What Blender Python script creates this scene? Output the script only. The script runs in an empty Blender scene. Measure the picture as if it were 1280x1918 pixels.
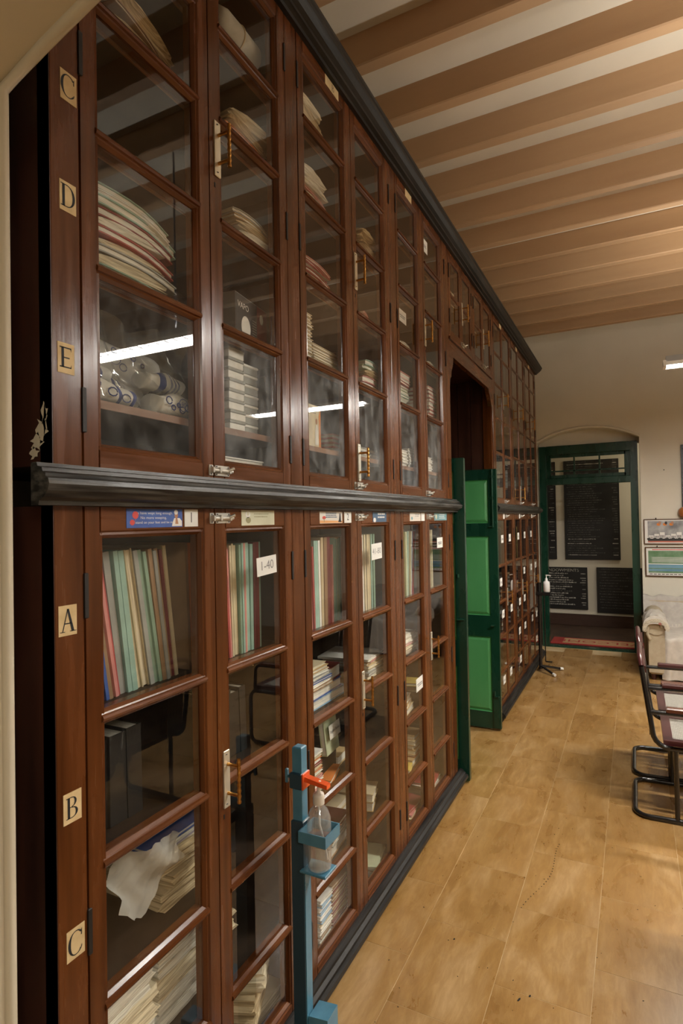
import bpy, bmesh, math, random
from mathutils import Vector, Matrix, noise
random.seed(7)
S = bpy.context.scene
COL = S.collection
PI = math.pi
# ------------------------------------------------------------------ camera, world, lights, exposure
cam_d = bpy.data.cameras.new('camera'); cam = bpy.data.objects.new('camera', cam_d); COL.objects.link(cam)
cam_d.sensor_fit = 'HORIZONTAL'; cam_d.sensor_width = 36.0; cam_d.lens = 36.0*1085.3/1280
cam_d.clip_start = 0.02; cam_d.clip_end = 60
yaw, pit, rol = .466407, .014778, -.018019
Fv = Vector((-math.sin(yaw)*math.cos(pit), math.cos(yaw)*math.cos(pit), math.sin(pit)))
R0 = Vector((math.cos(yaw), math.sin(yaw), 0)); U0 = R0.cross(Fv)
Rv = R0*math.cos(rol)+U0*math.sin(rol); Uv = U0*math.cos(rol)-R0*math.sin(rol)
cam.matrix_world = Matrix(((Rv.x, Uv.x, -Fv.x, 0.975), (Rv.y, Uv.y, -Fv.y, 0.0), (Rv.z, Uv.z, -Fv.z, 1.6), (0, 0, 0, 1)))
S.camera = cam
W = bpy.data.worlds.new('world'); S.world = W; W.use_nodes = True
W.node_tree.nodes['Background'].inputs[0].default_value = (.9, .85, .75, 1)
W.node_tree.nodes['Background'].inputs[1].default_value = 0.05
TUBE_POWER = 20.0       # W of each area light under a tube fixture
S.view_settings.view_transform = 'Standard'; S.view_settings.look = 'None'
S.view_settings.gamma = 1.0; S.view_settings.use_curve_mapping = False
S.view_settings.exposure = 1.38
try:
    S.cycles.use_denoising = True
    S.cycles.max_bounces = 6; S.cycles.diffuse_bounces = 4; S.cycles.glossy_bounces = 3; S.cycles.transparent_max_bounces = 16; S.cycles.use_adaptive_sampling = True; S.cycles.adaptive_threshold = .03
    S.cycles.caustics_reflective = False; S.cycles.caustics_refractive = False
    S.cycles.sample_clamp_indirect = 6
except Exception: pass
def area(name, loc, rot, sx, sy, power, col):
    d = bpy.data.lights.new(name, 'AREA'); d.shape = 'RECTANGLE'; d.size = sx; d.size_y = sy; d.energy = power; d.color = col
    o = bpy.data.objects.new(name, d); COL.objects.link(o); o.location = loc; o.rotation_euler = rot
    return o
# added fill lights that brighten the lobby and the back room, no lamps there
area('lobby_fill_light', (1.7, 8.3, 2.9), (0, 0, 0), .6, .15, 4.5, (1, .87, .65))
area('back_room_fill_light', (2.6, -1.0, 2.75), (0, 0, 0), 1.2, .1, 22, (1, .9, .74))

# ------------------------------------------------------------------ materials
MATS = {}
def mat(name, col=(.5, .5, .5), rough=.5, metal=0.0, spec=.5, coat=0.0, var=0.0, vscale=(8, 8, 8), col2=None, bump=0.0, bscale=None, rnd=0.0, emit=None, estr=0.0, detail=4, coords='Object', lo=.35, hi=.65, rvar=0.0):
    if name in MATS: return MATS[name]
    m = bpy.data.materials.new(name); m.use_nodes = True; nt = m.node_tree; N = nt.nodes; L = nt.links
    b = N['Principled BSDF']; b.inputs['Base Color'].default_value = (*col, 1); b.inputs['Roughness'].default_value = rough
    b.inputs['Metallic'].default_value = metal; b.inputs['Specular IOR Level'].default_value = spec; b.inputs['Coat Weight'].default_value = coat
    b.inputs['Coat Roughness'].default_value = .17
    if emit: b.inputs['Emission Color'].default_value = (*emit, 1); b.inputs['Emission Strength'].default_value = estr
    out = None
    if col2 or bump or rvar:
        tc = N.new('ShaderNodeTexCoord'); mp = N.new('ShaderNodeMapping'); L.new(tc.outputs[coords], mp.inputs[0]); mp.inputs['Scale'].default_value = vscale
        nz = N.new('ShaderNodeTexNoise'); nz.inputs['Scale'].default_value = 1; nz.inputs['Detail'].default_value = detail; L.new(mp.outputs[0], nz.inputs[0])
        if col2:
            r = N.new('ShaderNodeValToRGB'); r.color_ramp.elements[0].position = lo; r.color_ramp.elements[1].position = hi
            r.color_ramp.elements[0].color = (*col, 1); r.color_ramp.elements[1].color = (*col2, 1)
            L.new(nz.outputs[0], r.inputs[0]); out = r.outputs[0]
            L.new(out, b.inputs['Base Color'])
        if rvar:
            mr = N.new('ShaderNodeMapRange'); mr.inputs[3].default_value = rough-rvar; mr.inputs[4].default_value = rough+rvar; mr.inputs[1].default_value = .3; mr.inputs[2].default_value = .7
            L.new(nz.outputs[0], mr.inputs[0]); L.new(mr.outputs[0], b.inputs['Roughness'])
        if bump:
            bp = N.new('ShaderNodeBump'); bp.inputs['Strength'].default_value = bump; bp.inputs['Distance'].default_value = .004
            if bscale:
                mp2 = N.new('ShaderNodeMapping'); L.new(tc.outputs[coords], mp2.inputs[0]); mp2.inputs['Scale'].default_value = bscale
                n2 = N.new('ShaderNodeTexNoise'); n2.inputs['Scale'].default_value = 1; n2.inputs['Detail'].default_value = 5; L.new(mp2.outputs[0], n2.inputs[0]); L.new(n2.outputs[0], bp.inputs['Height'])
            else: L.new(nz.outputs[0], bp.inputs['Height'])
            L.new(bp.outputs[0], b.inputs['Normal'])
    if rnd:
        oi = N.new('ShaderNodeObjectInfo'); hs = N.new('ShaderNodeHueSaturation')
        mr = N.new('ShaderNodeMapRange'); mr.inputs[3].default_value = 1-rnd; mr.inputs[4].default_value = 1+rnd
        L.new(oi.outputs['Random'], mr.inputs[0]); L.new(mr.outputs[0], hs.inputs['Value'])
        if out: L.new(out, hs.inputs['Color'])
        else: hs.inputs['Color'].default_value = (*col, 1)
        L.new(hs.outputs[0], b.inputs['Base Color'])
    MATS[name] = m
    return m
mat('wood', (.054, .0150, .0040), .25, spec=.28, coat=.12, col2=(.170, .054, .0140), vscale=(26, 26, 2.2), bump=.12, bscale=(60, 60, 4), rvar=.07, rnd=.06, lo=.22, hi=.80)
mat('wood_h', (.060, .0170, .0045), .25, spec=.28, coat=.12, col2=(.180, .058, .0155), vscale=(26, 2.2, 26), bump=.12, bscale=(60, 4, 60), rvar=.07, rnd=.06, lo=.22, hi=.80)
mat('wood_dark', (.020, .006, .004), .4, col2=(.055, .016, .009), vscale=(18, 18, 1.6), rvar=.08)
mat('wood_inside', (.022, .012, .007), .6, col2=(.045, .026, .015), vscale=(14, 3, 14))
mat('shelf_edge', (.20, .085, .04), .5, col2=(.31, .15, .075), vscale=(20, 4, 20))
mat('ebony', (.009, .009, .009), .42, spec=.3, coat=.0, col2=(.030, .028, .026), vscale=(40, 3, 60), bump=.25, bscale=(30, 8, 60), rvar=.1)
mat('ebony_worn', (.010, .010, .010), .38, spec=.35, coat=.0, col2=(.085, .08, .07), vscale=(60, 6, 110), bump=.3, bscale=(30, 8, 60), rvar=.1, lo=.42, hi=.7)
mat('gap_black', (.004, .003, .003), .8)
mat('chip', (.62, .55, .42), .8)
mat('wall_paint', (.58, .53, .42), .75, col2=(.66, .61, .49), vscale=(1.6, 1.6, 1.6), bump=.15, bscale=(50, 50, 50))
mat('wall_far_paint', (.70, .66, .56), .75, col2=(.76, .72, .62), vscale=(1.5, 1.5, 1.5), bump=.12, bscale=(40, 40, 40))
mat('ceiling_paint', (.70, .65, .55), .8, col2=(.77, .72, .62), vscale=(2, 2, 2), bump=.1, bscale=(60, 60, 60))
mat('beam_paint', (.46, .285, .155), .6, col2=(.51, .325, .18), vscale=(1.2, 8, 8), bump=.1, bscale=(14, 60, 60), rnd=.04)
def tile_mat():
    m = mat('tile', (.40, .22, .075), .26, coat=.1); nt = m.node_tree; N = nt.nodes; L = nt.links; b = N['Principled BSDF']
    tc = N.new('ShaderNodeTexCoord'); oi = N.new('ShaderNodeObjectInfo'); sc = N.new('ShaderNodeVectorMath'); sc.operation = 'SCALE'; sc.inputs[0].default_value = (7, 13, 5); L.new(oi.outputs['Random'], sc.inputs['Scale'])
    ad = N.new('ShaderNodeVectorMath'); ad.operation = 'ADD'; L.new(tc.outputs['Object'], ad.inputs[0]); L.new(sc.outputs[0], ad.inputs[1])
    def nz(s, d, dist=0):
        mp = N.new('ShaderNodeMapping'); mp.inputs['Scale'].default_value = s; L.new(ad.outputs[0], mp.inputs[0]); n = N.new('ShaderNodeTexNoise'); n.inputs['Scale'].default_value = 1; n.inputs['Detail'].default_value = d; n.inputs['Distortion'].default_value = dist; n.inputs['Roughness'].default_value = .62; L.new(mp.outputs[0], n.inputs[0]); return n
    a = nz((7, 2.6, 5), 6, .6); c = nz((42, 9, 9), 5, .8)
    r = N.new('ShaderNodeValToRGB'); e = r.color_ramp.elements; e[0].position = .28; e[0].color = (.25, .128, .037, 1); e[1].position = .72; e[1].color = (.42, .265, .118, 1); k = e.new(.48); k.color = (.325, .180, .057, 1)
    L.new(a.outputs[0], r.inputs[0])
    r2 = N.new('ShaderNodeValToRGB'); e = r2.color_ramp.elements; e[0].position = .42; e[0].color = (.88, .85, .80, 1); e[1].position = .66; e[1].color = (1.12, 1.16, 1.22, 1)
    L.new(c.outputs[0], r2.inputs[0])
    mx = N.new('ShaderNodeMix'); mx.data_type = 'RGBA'; mx.blend_type = 'MULTIPLY'; mx.inputs[0].default_value = .8; L.new(r.outputs[0], mx.inputs[6]); L.new(r2.outputs[0], mx.inputs[7]); L.new(mx.outputs[2], b.inputs['Base Color'])
    mr = N.new('ShaderNodeMapRange'); mr.inputs[1].default_value = .3; mr.inputs[2].default_value = .7; mr.inputs[3].default_value = .24; mr.inputs[4].default_value = .38; L.new(a.outputs[0], mr.inputs[0]); L.new(mr.outputs[0], b.inputs['Roughness'])
tile_mat()
mat('floor_joint', (.58, .46, .29), .5, col2=(.42, .28, .13), vscale=(5, 5, 5))
mat('lobby_floor', (.05, .03, .022), .5, col2=(.085, .05, .034), vscale=(6, 6, 6))
mat('skirting', (.06, .028, .018), .5)
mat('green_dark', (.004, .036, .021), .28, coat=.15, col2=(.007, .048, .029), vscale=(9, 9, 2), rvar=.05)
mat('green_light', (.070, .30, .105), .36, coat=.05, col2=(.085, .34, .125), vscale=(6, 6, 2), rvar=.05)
mat('board_black', (.006, .006, .007), .45, col2=(.014, .014, .015), vscale=(5, 5, 5))
mat('chalk', (.62, .61, .57), .9, col2=(.28, .28, .26), vscale=(30, 30, 30))
mat('chalk_faint', (.16, .16, .15), .9, col2=(.05, .05, .05), vscale=(30, 30, 30))
mat('chrome', (.72, .71, .66), .25, metal=.45, coat=.3)
mat('plate_white', (.74, .72, .62), .35, metal=.6)
mat('screw', (.03, .03, .05), .5, metal=.5)
mat('brass', (.62, .33, .09), .3, metal=1.0, col2=(.42, .20, .05), vscale=(80, 80, 80))
mat('hinge_iron', (.012, .010, .009), .6)
mat('card_cream', (.62, .46, .24), .8, col2=(.74, .58, .33), vscale=(30, 30, 30), rnd=.1)
mat('card_white', (.80, .80, .77), .7)
mat('ink', (.012, .014, .018), .7)
mat('ink_grey', (.25, .25, .25), .7)
mat('sticker_blue', (.035, .085, .36), .45, col2=(.06, .14, .48), vscale=(12, 12, 12))
mat('sticker_pale', (.55, .55, .40), .5, col2=(.66, .66, .5), vscale=(10, 10, 10))
mat('sticker_sun', (.72, .68, .62), .5)
mat('sticker_peach', (.78, .40, .16), .5)
mat('sticker_navy', (.07, .13, .22), .5)
mat('sticker_teal', (.16, .32, .36), .5)
mat('print_red', (.62, .06, .05), .5)
mat('print_skin', (.45, .22, .12), .6)
mat('print_orange', (.72, .22, .03), .6)
mat('print_white', (.82, .8, .78), .6)
mat('print_olive', (.30, .28, .15), .6)
mat('steel_blue', (.055, .19, .30), .33, coat=.2, col2=(.09, .26, .38), vscale=(12, 12, 12), rvar=.06)
mat('steel_navy', (.02, .055, .085), .35, coat=.2)
mat('lever_orange', (.75, .10, .02), .35, coat=.2)
mat('pump_white', (.72, .66, .58), .4)
mat('bottle_white', (.80, .80, .80), .35)
mat('black_tube', (.008, .008, .009), .16, coat=.5)
mat('rubber_white', (.75, .75, .72), .6)
mat('arm_wood', (.055, .012, .012), .3, coat=.3)
mat('arm_wood_light', (.10, .030, .014), .32, coat=.3)
mat('cane', (.50, .47, .41), .7, col2=(.62, .59, .52), vscale=(40, 40, 40))
mat('cane_gap', (.10, .085, .065), .8)
mat('sofa_cream', (.36, .30, .21), .85, col2=(.42, .355, .255), vscale=(20, 20, 20))
mat('sofa_cloth', (.44, .40, .355), .9, col2=(.51, .47, .42), vscale=(20, 20, 20), bump=.2, bscale=(12, 12, 12))
mat('sofa_throw', (.36, .33, .30), .9, col2=(.43, .40, .365), vscale=(20, 20, 20), bump=.2, bscale=(12, 12, 12))
mat('lace', (.60, .54, .43), .9)
mat('lace_red', (.40, .12, .09), .9)
mat('frame_brown', (.10, .045, .018), .35)
mat('frame_gold', (.42, .27, .08), .4)
mat('frame_dark', (.012, .010, .010), .35)
mat('photo_white', (.78, .77, .74), .35)
mat('photo_sky', (.16, .16, .17), .35, col2=(.5, .5, .5), vscale=(7, 7, 7))
mat('photo_dark', (.03, .03, .03), .35)
mat('photo_pink', (.55, .18, .13), .35)
mat('photo_green', (.10, .22, .10), .35, col2=(.2, .32, .2), vscale=(12, 12, 12))
mat('photo_water', (.13, .28, .42), .35, col2=(.2, .38, .5), vscale=(3, 3, 20))
mat('knob_brown', (.36, .12, .03), .35, coat=.3)
mat('lamp_housing', (.35, .36, .38), .5)
mat('lamp_reflector', (.82, .82, .82), .3)
mat('lamp_tube', (.9, .9, .9), .4, emit=(1, .96, .90), estr=30.0)
mat('mat_beige', (.42, .25, .13), .95, col2=(.5, .31, .17), vscale=(60, 60, 60))
mat('mat_red', (.34, .035, .03), .95)
mat('table_top', (.10, .05, .03), .3, coat=.3)
PC = {'pink': (.62, .26, .25), 'red': (.40, .07, .07), 'dark red': (.22, .035, .04), 'teal': (.30, .47, .42), 'green': (.24, .36, .28), 'grey': (.33, .34, .33),
      'cream': (.62, .54, .38), 'white': (.86, .85, .82), 'brown': (.30, .19, .11), 'tan': (.50, .36, .19), 'blue': (.05, .11, .38), 'light blue': (.25, .42, .62),
      'black': (.012, .012, .013), 'orange': (.62, .20, .05), 'yellow': (.68, .52, .12), 'pale green': (.50, .56, .40), 'buff': (.56, .47, .31), 'maroon': (.16, .03, .035), 'lilac': (.45, .40, .50)}
for k, c in PC.items():
    mat('cover_'+k, c, .55, col2=tuple(min(1, x*1.22) for x in c), vscale=(14, 14, 14), rnd=.1)
mat('pages_white', (.52, .50, .45), .85, col2=(.88, .86, .80), vscale=(4, 5, 420), detail=2, lo=.35, hi=.55)
mat('pages_old', (.34, .245, .135), .9, col2=(.74, .60, .39), vscale=(6, 7, 330), detail=3, lo=.36, hi=.6)
mat('pages_cream', (.46, .39, .27), .9, col2=(.80, .72, .55), vscale=(5, 6, 360), detail=2, lo=.35, hi=.57)
mat('bundle_cloth', (.66, .63, .56), .9, col2=(.5, .47, .4), vscale=(12, 12, 12), bump=.4, bscale=(14, 14, 14))
mat('cloth_white', (.70, .69, .66), .8, col2=(.80, .79, .77), vscale=(9, 9, 9), bump=.5, bscale=(16, 16, 16))
mat('cloth_blue', (.025, .05, .24), .7)
mat('carton_dark', (.03, .03, .035), .4)
mat('carton_grey', (.20, .20, .21), .4)

def glass_mat(name, haze, scale, tint=.99, refl=1.12, swirl=0.0):
    m = bpy.data.materials.new(name); m.use_nodes = True; nt = m.node_tree; N = nt.nodes; L = nt.links
    N.remove(N['Principled BSDF']); out = N['Material Output']
    tr = N.new('ShaderNodeBsdfTransparent'); tr.inputs[0].default_value = (tint, tint, tint*.98, 1)
    gl = N.new('ShaderNodeBsdfGlossy'); gl.inputs['Roughness'].default_value = .015
    fr = N.new('ShaderNodeFresnel'); fr.inputs[0].default_value = 1.5
    m0 = N.new('ShaderNodeMath'); m0.operation = 'MULTIPLY_ADD'; m0.inputs[1].default_value = 1.1; m0.inputs[2].default_value = 1.0; L.new(fr.outputs[0], m0.inputs[0])
    m1 = N.new('ShaderNodeMath'); m1.operation = 'MULTIPLY'; m1.inputs[1].default_value = refl; L.new(fr.outputs[0], m1.inputs[0])
    mu = N.new('ShaderNodeMath'); mu.operation = 'MULTIPLY'; mu.use_clamp = True; L.new(m0.outputs[0], mu.inputs[0]); L.new(m1.outputs[0], mu.inputs[1])
    ge = N.new('ShaderNodeNewGeometry'); iv = N.new('ShaderNodeMath'); iv.operation = 'SUBTRACT'; iv.inputs[0].default_value = 1; L.new(ge.outputs['Backfacing'], iv.inputs[1])
    mv = N.new('ShaderNodeMath'); mv.operation = 'MULTIPLY'; L.new(mu.outputs[0], mv.inputs[0]); L.new(iv.outputs[0], mv.inputs[1]); mu = mv
    mx = N.new('ShaderNodeMixShader'); L.new(mu.outputs[0], mx.inputs[0]); L.new(tr.outputs[0], mx.inputs[1]); L.new(gl.outputs[0], mx.inputs[2])
    df = N.new('ShaderNodeBsdfDiffuse'); df.inputs[0].default_value = (.62, .66, .70, 1)
    tc = N.new('ShaderNodeTexCoord'); mp = N.new('ShaderNodeMapping'); L.new(tc.outputs['Object'], mp.inputs[0])
    oi = N.new('ShaderNodeObjectInfo'); ad = N.new('ShaderNodeVectorMath'); ad.operation = 'SCALE'; ad.inputs[0].default_value = (0, 5, 9); L.new(oi.outputs['Random'], ad.inputs['Scale'])
    L.new(ad.outputs[0], mp.inputs['Location'])
    nz = N.new('ShaderNodeTexNoise'); nz.inputs['Scale'].default_value = scale; nz.inputs['Detail'].default_value = 5; nz.inputs['Distortion'].default_value = 2.2; L.new(mp.outputs[0], nz.inputs[0])
    mr = N.new('ShaderNodeMapRange'); mr.inputs[1].default_value = .38; mr.inputs[2].default_value = .78; mr.inputs[3].default_value = haze*.12; mr.inputs[4].default_value = haze; L.new(nz.outputs[0], mr.inputs[0])
    fac = mr.outputs[0]
    if swirl:
        mw = N.new('ShaderNodeMapping'); mw.inputs['Rotation'].default_value = (.7, 0, 0); mw.inputs['Scale'].default_value = (1, 9, 3.2); L.new(mp.outputs[0], mw.inputs[0])
        wv = N.new('ShaderNodeTexNoise'); wv.inputs['Scale'].default_value = 1; wv.inputs['Detail'].default_value = 6; wv.inputs['Distortion'].default_value = 1.8; L.new(mw.outputs[0], wv.inputs[0])
        m2 = N.new('ShaderNodeMapRange'); m2.inputs[1].default_value = .45; m2.inputs[2].default_value = .75; m2.inputs[4].default_value = swirl; L.new(wv.outputs[0], m2.inputs[0])
        n3 = N.new('ShaderNodeMath'); n3.operation = 'MULTIPLY'; L.new(m2.outputs[0], n3.inputs[0]); L.new(nz.outputs[0], n3.inputs[1])
        a3 = N.new('ShaderNodeMath'); a3.operation = 'ADD'; a3.use_clamp = True; L.new(fac, a3.inputs[0]); L.new(n3.outputs[0], a3.inputs[1]); fac = a3.outputs[0]
    m3 = N.new('ShaderNodeMixShader'); L.new(fac, m3.inputs[0]); L.new(mx.outputs[0], m3.inputs[1]); L.new(df.outputs[0], m3.inputs[2])
    L.new(m3.outputs[0], out.inputs[0]); MATS[name] = m
glass_mat('glass_clean', .004, 7, refl=1.12)
glass_mat('glass_dusty', .028, 6, refl=1.12)
glass_mat('glass_hazy', .075, 4, refl=1.12, swirl=.10)
glass_mat('glass_smeared', .13, 5, swirl=.22, refl=1.12)
def clear_mat(name, col, refl, haze=.05):
    m = bpy.data.materials.new(name); m.use_nodes = True; nt = m.node_tree; N = nt.nodes; L = nt.links
    N.remove(N['Principled BSDF']); tr = N.new('ShaderNodeBsdfTransparent'); tr.inputs[0].default_value = (*col, 1)
    gl = N.new('ShaderNodeBsdfGlossy'); gl.inputs['Roughness'].default_value = .06
    lw = N.new('ShaderNodeLayerWeight'); lw.inputs[0].default_value = refl
    ge = N.new('ShaderNodeNewGeometry'); iv = N.new('ShaderNodeMath'); iv.operation = 'SUBTRACT'; iv.inputs[0].default_value = 1; L.new(ge.outputs['Backfacing'], iv.inputs[1])
    mv = N.new('ShaderNodeMath'); mv.operation = 'MULTIPLY'; L.new(lw.outputs['Fresnel'], mv.inputs[0]); L.new(iv.outputs[0], mv.inputs[1])
    mx = N.new('ShaderNodeMixShader'); L.new(mv.outputs[0], mx.inputs[0]); L.new(tr.outputs[0], mx.inputs[1]); L.new(gl.outputs[0], mx.inputs[2])
    df = N.new('ShaderNodeBsdfDiffuse'); df.inputs[0].default_value = (.85, .85, .83, 1); m2 = N.new('ShaderNodeMixShader'); m2.inputs[0].default_value = haze; L.new(mx.outputs[0], m2.inputs[1]); L.new(df.outputs[0], m2.inputs[2])
    L.new(m2.outputs[0], N['Material Output'].inputs[0]); MATS[name] = m
clear_mat('bottle_clear', (.95, .96, .96), .60, .17)
clear_mat('liquid_clear', (.94, .91, .87), .30, .03)
clear_mat('bag_white', (.9, .9, .9), .5, .45)
clear_mat('plastic_film', (.93, .94, .95), .45)

# ------------------------------------------------------------------ mesh helpers
class MB:
    def __init__(s): s.v = []; s.f = []; s.m = []; s.sm = []
    def add(s, vs, fs, mi=0, smooth=False):
        o = len(s.v); s.v += [tuple(p) for p in vs]
        for f in fs: s.f.append(tuple(i+o for i in f)); s.m.append(mi); s.sm.append(smooth)
        return s
    def box(s, x0, x1, y0, y1, z0, z1, mi=0):
        return s.add([(x0, y0, z0), (x1, y0, z0), (x1, y1, z0), (x0, y1, z0), (x0, y0, z1), (x1, y0, z1), (x1, y1, z1), (x0, y1, z1)],
                     [(3, 2, 1, 0), (4, 5, 6, 7), (0, 1, 5, 4), (1, 2, 6, 5), (2, 3, 7, 6), (3, 0, 4, 7)], mi)
    def bbox(s, x0, x1, y0, y1, z0, z1, b=.004, mi=0):
        # chamfered box: three nested rings
        def ring(z, d): return [(x0+d, y0+d, z), (x1-d, y0+d, z), (x1-d, y1-d, z), (x0+d, y1-d, z)]
        vs = ring(z0, b)+ring(z0+b, 0)+ring(z1-b, 0)+ring(z1, b)
        fs = [(3, 2, 1, 0), (12, 13, 14, 15)]
        for k in range(3):
            for i in range(4): fs.append((k*4+i, k*4+(i+1) % 4, k*4+4+(i+1) % 4, k*4+4+i))
        return s.add(vs, fs, mi)
    def prism(s, prof, axis, a, b, mi=0, smooth=False):
        # prof: 2-D polygon; axis 'y': (x,z); 'z': (x,y); 'x': (y,z)
        def P(p, t): return (p[0], t, p[1]) if axis == 'y' else ((p[0], p[1], t) if axis == 'z' else (t, p[0], p[1]))
        n = len(prof); vs = [P(p, a) for p in prof]+[P(p, b) for p in prof]
        ar = sum(prof[i][0]*prof[(i+1) % n][1]-prof[(i+1) % n][0]*prof[i][1] for i in range(n))
        flip = (ar > 0) == (axis == 'y')
        if b < a: flip = not flip
        c0 = tuple(range(n)); c1 = tuple(range(n, 2*n))
        fs = [tuple(reversed(c0)), c1]+[(i, (i+1) % n, n+(i+1) % n, n+i) for i in range(n)]
        if flip: fs = [tuple(reversed(f)) for f in fs]
        s.add(vs, fs[:2], mi); o = len(s.v)-2*n
        for f in fs[2:]: s.f.append(tuple(i+o for i in f)); s.m.append(mi); s.sm.append(smooth)
        return s
    def tube(s, pts, r, n=8, mi=0, closed=False, cap=True):
        pts = [Vector(p) for p in pts]; m = len(pts); rs = r if isinstance(r, (list, tuple)) else [r]*m
        tg = [((pts[(i+1) % m] if closed or i < m-1 else pts[i])-(pts[i-1] if closed or i > 0 else pts[i])).normalized() for i in range(m)]
        up = Vector((0, 0, 1)) if abs(tg[0].z) < .9 else Vector((1, 0, 0))
        u = tg[0].cross(up).normalized(); vs = []
        for i in range(m):
            u = (u-tg[i]*u.dot(tg[i]))
            u = u.normalized() if u.length > 1e-6 else tg[i].orthogonal().normalized()
            w = tg[i].cross(u)
            for k in range(n):
                a = 2*PI*k/n; vs.append(pts[i]+(u*math.cos(a)+w*math.sin(a))*rs[i])
        fs = []
        for i in range(m if closed else m-1):
            j = (i+1) % m
            for k in range(n): fs.append((i*n+k, i*n+(k+1) % n, j*n+(k+1) % n, j*n+k))
        s.add(vs, fs, mi, True)
        if cap and not closed: s.add(vs[:n], [tuple(reversed(range(n)))], mi); s.add(vs[-n:], [tuple(range(n))], mi)
        return s
    def lathe(s, prof, c=(0, 0, 0), n=20, mi=0, cap=True):
        vs = [(c[0]+r*math.cos(2*PI*k/n), c[1]+r*math.sin(2*PI*k/n), c[2]+z) for r, z in prof for k in range(n)]; fs = []
        for i in range(len(prof)-1):
            for k in range(n): fs.append((i*n+k, i*n+(k+1) % n, (i+1)*n+(k+1) % n, (i+1)*n+k))
        s.add(vs, fs, mi, True)
        if cap: s.add(vs[:n], [tuple(reversed(range(n)))], mi); s.add(vs[-n:], [tuple(range(n))], mi)
        return s
    def poly(s, pts, mi=0): return s.add(pts, [tuple(range(len(pts)))], mi)
    def grid(s, fn, nu, nv, mi=0, smooth=True):
        vs = [fn(i/nu, j/nv) for i in range(nu+1) for j in range(nv+1)]
        fs = [(i*(nv+1)+j, (i+1)*(nv+1)+j, (i+1)*(nv+1)+j+1, i*(nv+1)+j+1) for i in range(nu) for j in range(nv)]
        return s.add(vs, fs, mi, smooth)
    def text(s, txt, size, fn, mi=0, align='CENTER', wide=1.0):
        # flat lettering: fn maps (u, v) to a 3-D point
        cu = bpy.data.curves.new('t', 'FONT'); cu.body = txt; cu.size = size; cu.align_x = align; cu.align_y = 'CENTER'; cu.resolution_u = 3
        ob = bpy.data.objects.new('t', cu); me = ob.to_mesh()
        vs = [fn(v.co.x*wide, v.co.y) for v in me.vertices]; fs = [tuple(p.vertices) for p in me.polygons]
        s.add(vs, fs, mi); ob.to_mesh_clear(); bpy.data.objects.remove(ob); bpy.data.curves.remove(cu)
        return s
    def mesh(s, name, mats, off=(0, 0, 0)):
        me = bpy.data.meshes.new(name); me.from_pydata([(a-off[0], b-off[1], c-off[2]) for a, b, c in s.v], [], s.f)
        for m in (mats if isinstance(mats, (list, tuple)) else [mats]): me.materials.append(MATS[m])
        me.polygons.foreach_set('material_index', s.m); me.polygons.foreach_set('use_smooth', s.sm); me.update()
        return me
WORLD = {}
def obj(name, mb, mats, parent=None, org=None, label=None):
    """links a mesh whose vertices are in world (or the parent's local) coordinates; org = its origin in the same space"""
    pw = WORLD.get(parent.name, Vector()) if parent else Vector()
    org = Vector(org) if org is not None else pw.copy()
    o = bpy.data.objects.new(name, mb.mesh(name, mats, org)); COL.objects.link(o)
    o.parent = parent; o.location = org-pw; WORLD[o.name] = org
    if label: o['label'] = label
    return o
def tag(o, label=None, cat=None, group=None, kind=None):
    if label: o['label'] = label
    if cat: o['category'] = cat
    if group: o['group'] = group
    if kind: o['kind'] = kind
    return o
def thing(name, label, cat, loc=(0, 0, 0), group=None):
    o = bpy.data.objects.new(name, None); COL.objects.link(o); o.empty_display_size = .05; o.location = loc; WORLD[o.name] = Vector(loc)
    return tag(o, label, cat, group)
def local(name, mb, mats, parent, label=None):
    o = bpy.data.objects.new(name, mb.mesh(name, mats)); COL.objects.link(o); o.parent = parent; WORLD[o.name] = Vector()
    if label: o['label'] = label
    return o
def inst(name, me, parent, loc=(0, 0, 0)):
    o = bpy.data.objects.new(name, me); COL.objects.link(o); o.parent = parent; o.location = loc
    return o
def clone(o, parent=None):
    c = o.copy(); COL.objects.link(c); c.parent = parent
    for ch in list(o.children): clone(ch, c)
    return c
ORD = ['first', 'second', 'third', 'fourth', 'fifth', 'sixth', 'seventh', 'eighth', 'ninth', 'tenth', 'eleventh', 'twelfth', 'thirteenth', 'fourteenth', 'fifteenth', 'sixteenth', 'seventeenth', 'eighteenth', 'nineteenth', 'twentieth']

# ------------------------------------------------------------------ the setting
WALL_Y = 7.45; CEIL = 3.875; BEAM = 3.72; RIGHT = 4.6; BACK = -2.6; PLANE = -.44
fl = obj('floor', MB().box(-1.6, RIGHT, BACK, WALL_Y+.21, -.08, -.0008), 'floor_joint'); tag(fl, kind='structure')
tile_mb = MB().bbox(-.1524, .1524, -.2193, .2193, -.06, 0, .0006)
tile_me = tile_mb.mesh('tile', 'tile')
half_mb = MB().bbox(-.0487, .0487, -.2185, .2185, -.06, 0, .0015); half_me = half_mb.mesh('tile_cut', 'tile')
XE = [.205+.3063*k for k in range(-2, 10)]
for i, x in enumerate(XE):
    for j in range(-1, 17):
        yc = 1.80+.22+.44*j-(.22 if i % 2 else 0)
        if yc > WALL_Y-.05 or (x > 2.2 and yc < 3): continue
        if x < -.2 and not (3.2 < yc < 4.8): continue
        inst('tile', tile_me, fl, (x+.153, yc, 0))
rest = MB().box(2.349, RIGHT, 1.14, 3.3, -.06, -.0004).box(3.268, RIGHT, 3.3, WALL_Y, -.06, -.0004).box(-1.6, RIGHT, BACK, 1.14, -.06, -.0004)
obj('tile_field', rest, 'tile', fl)
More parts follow.
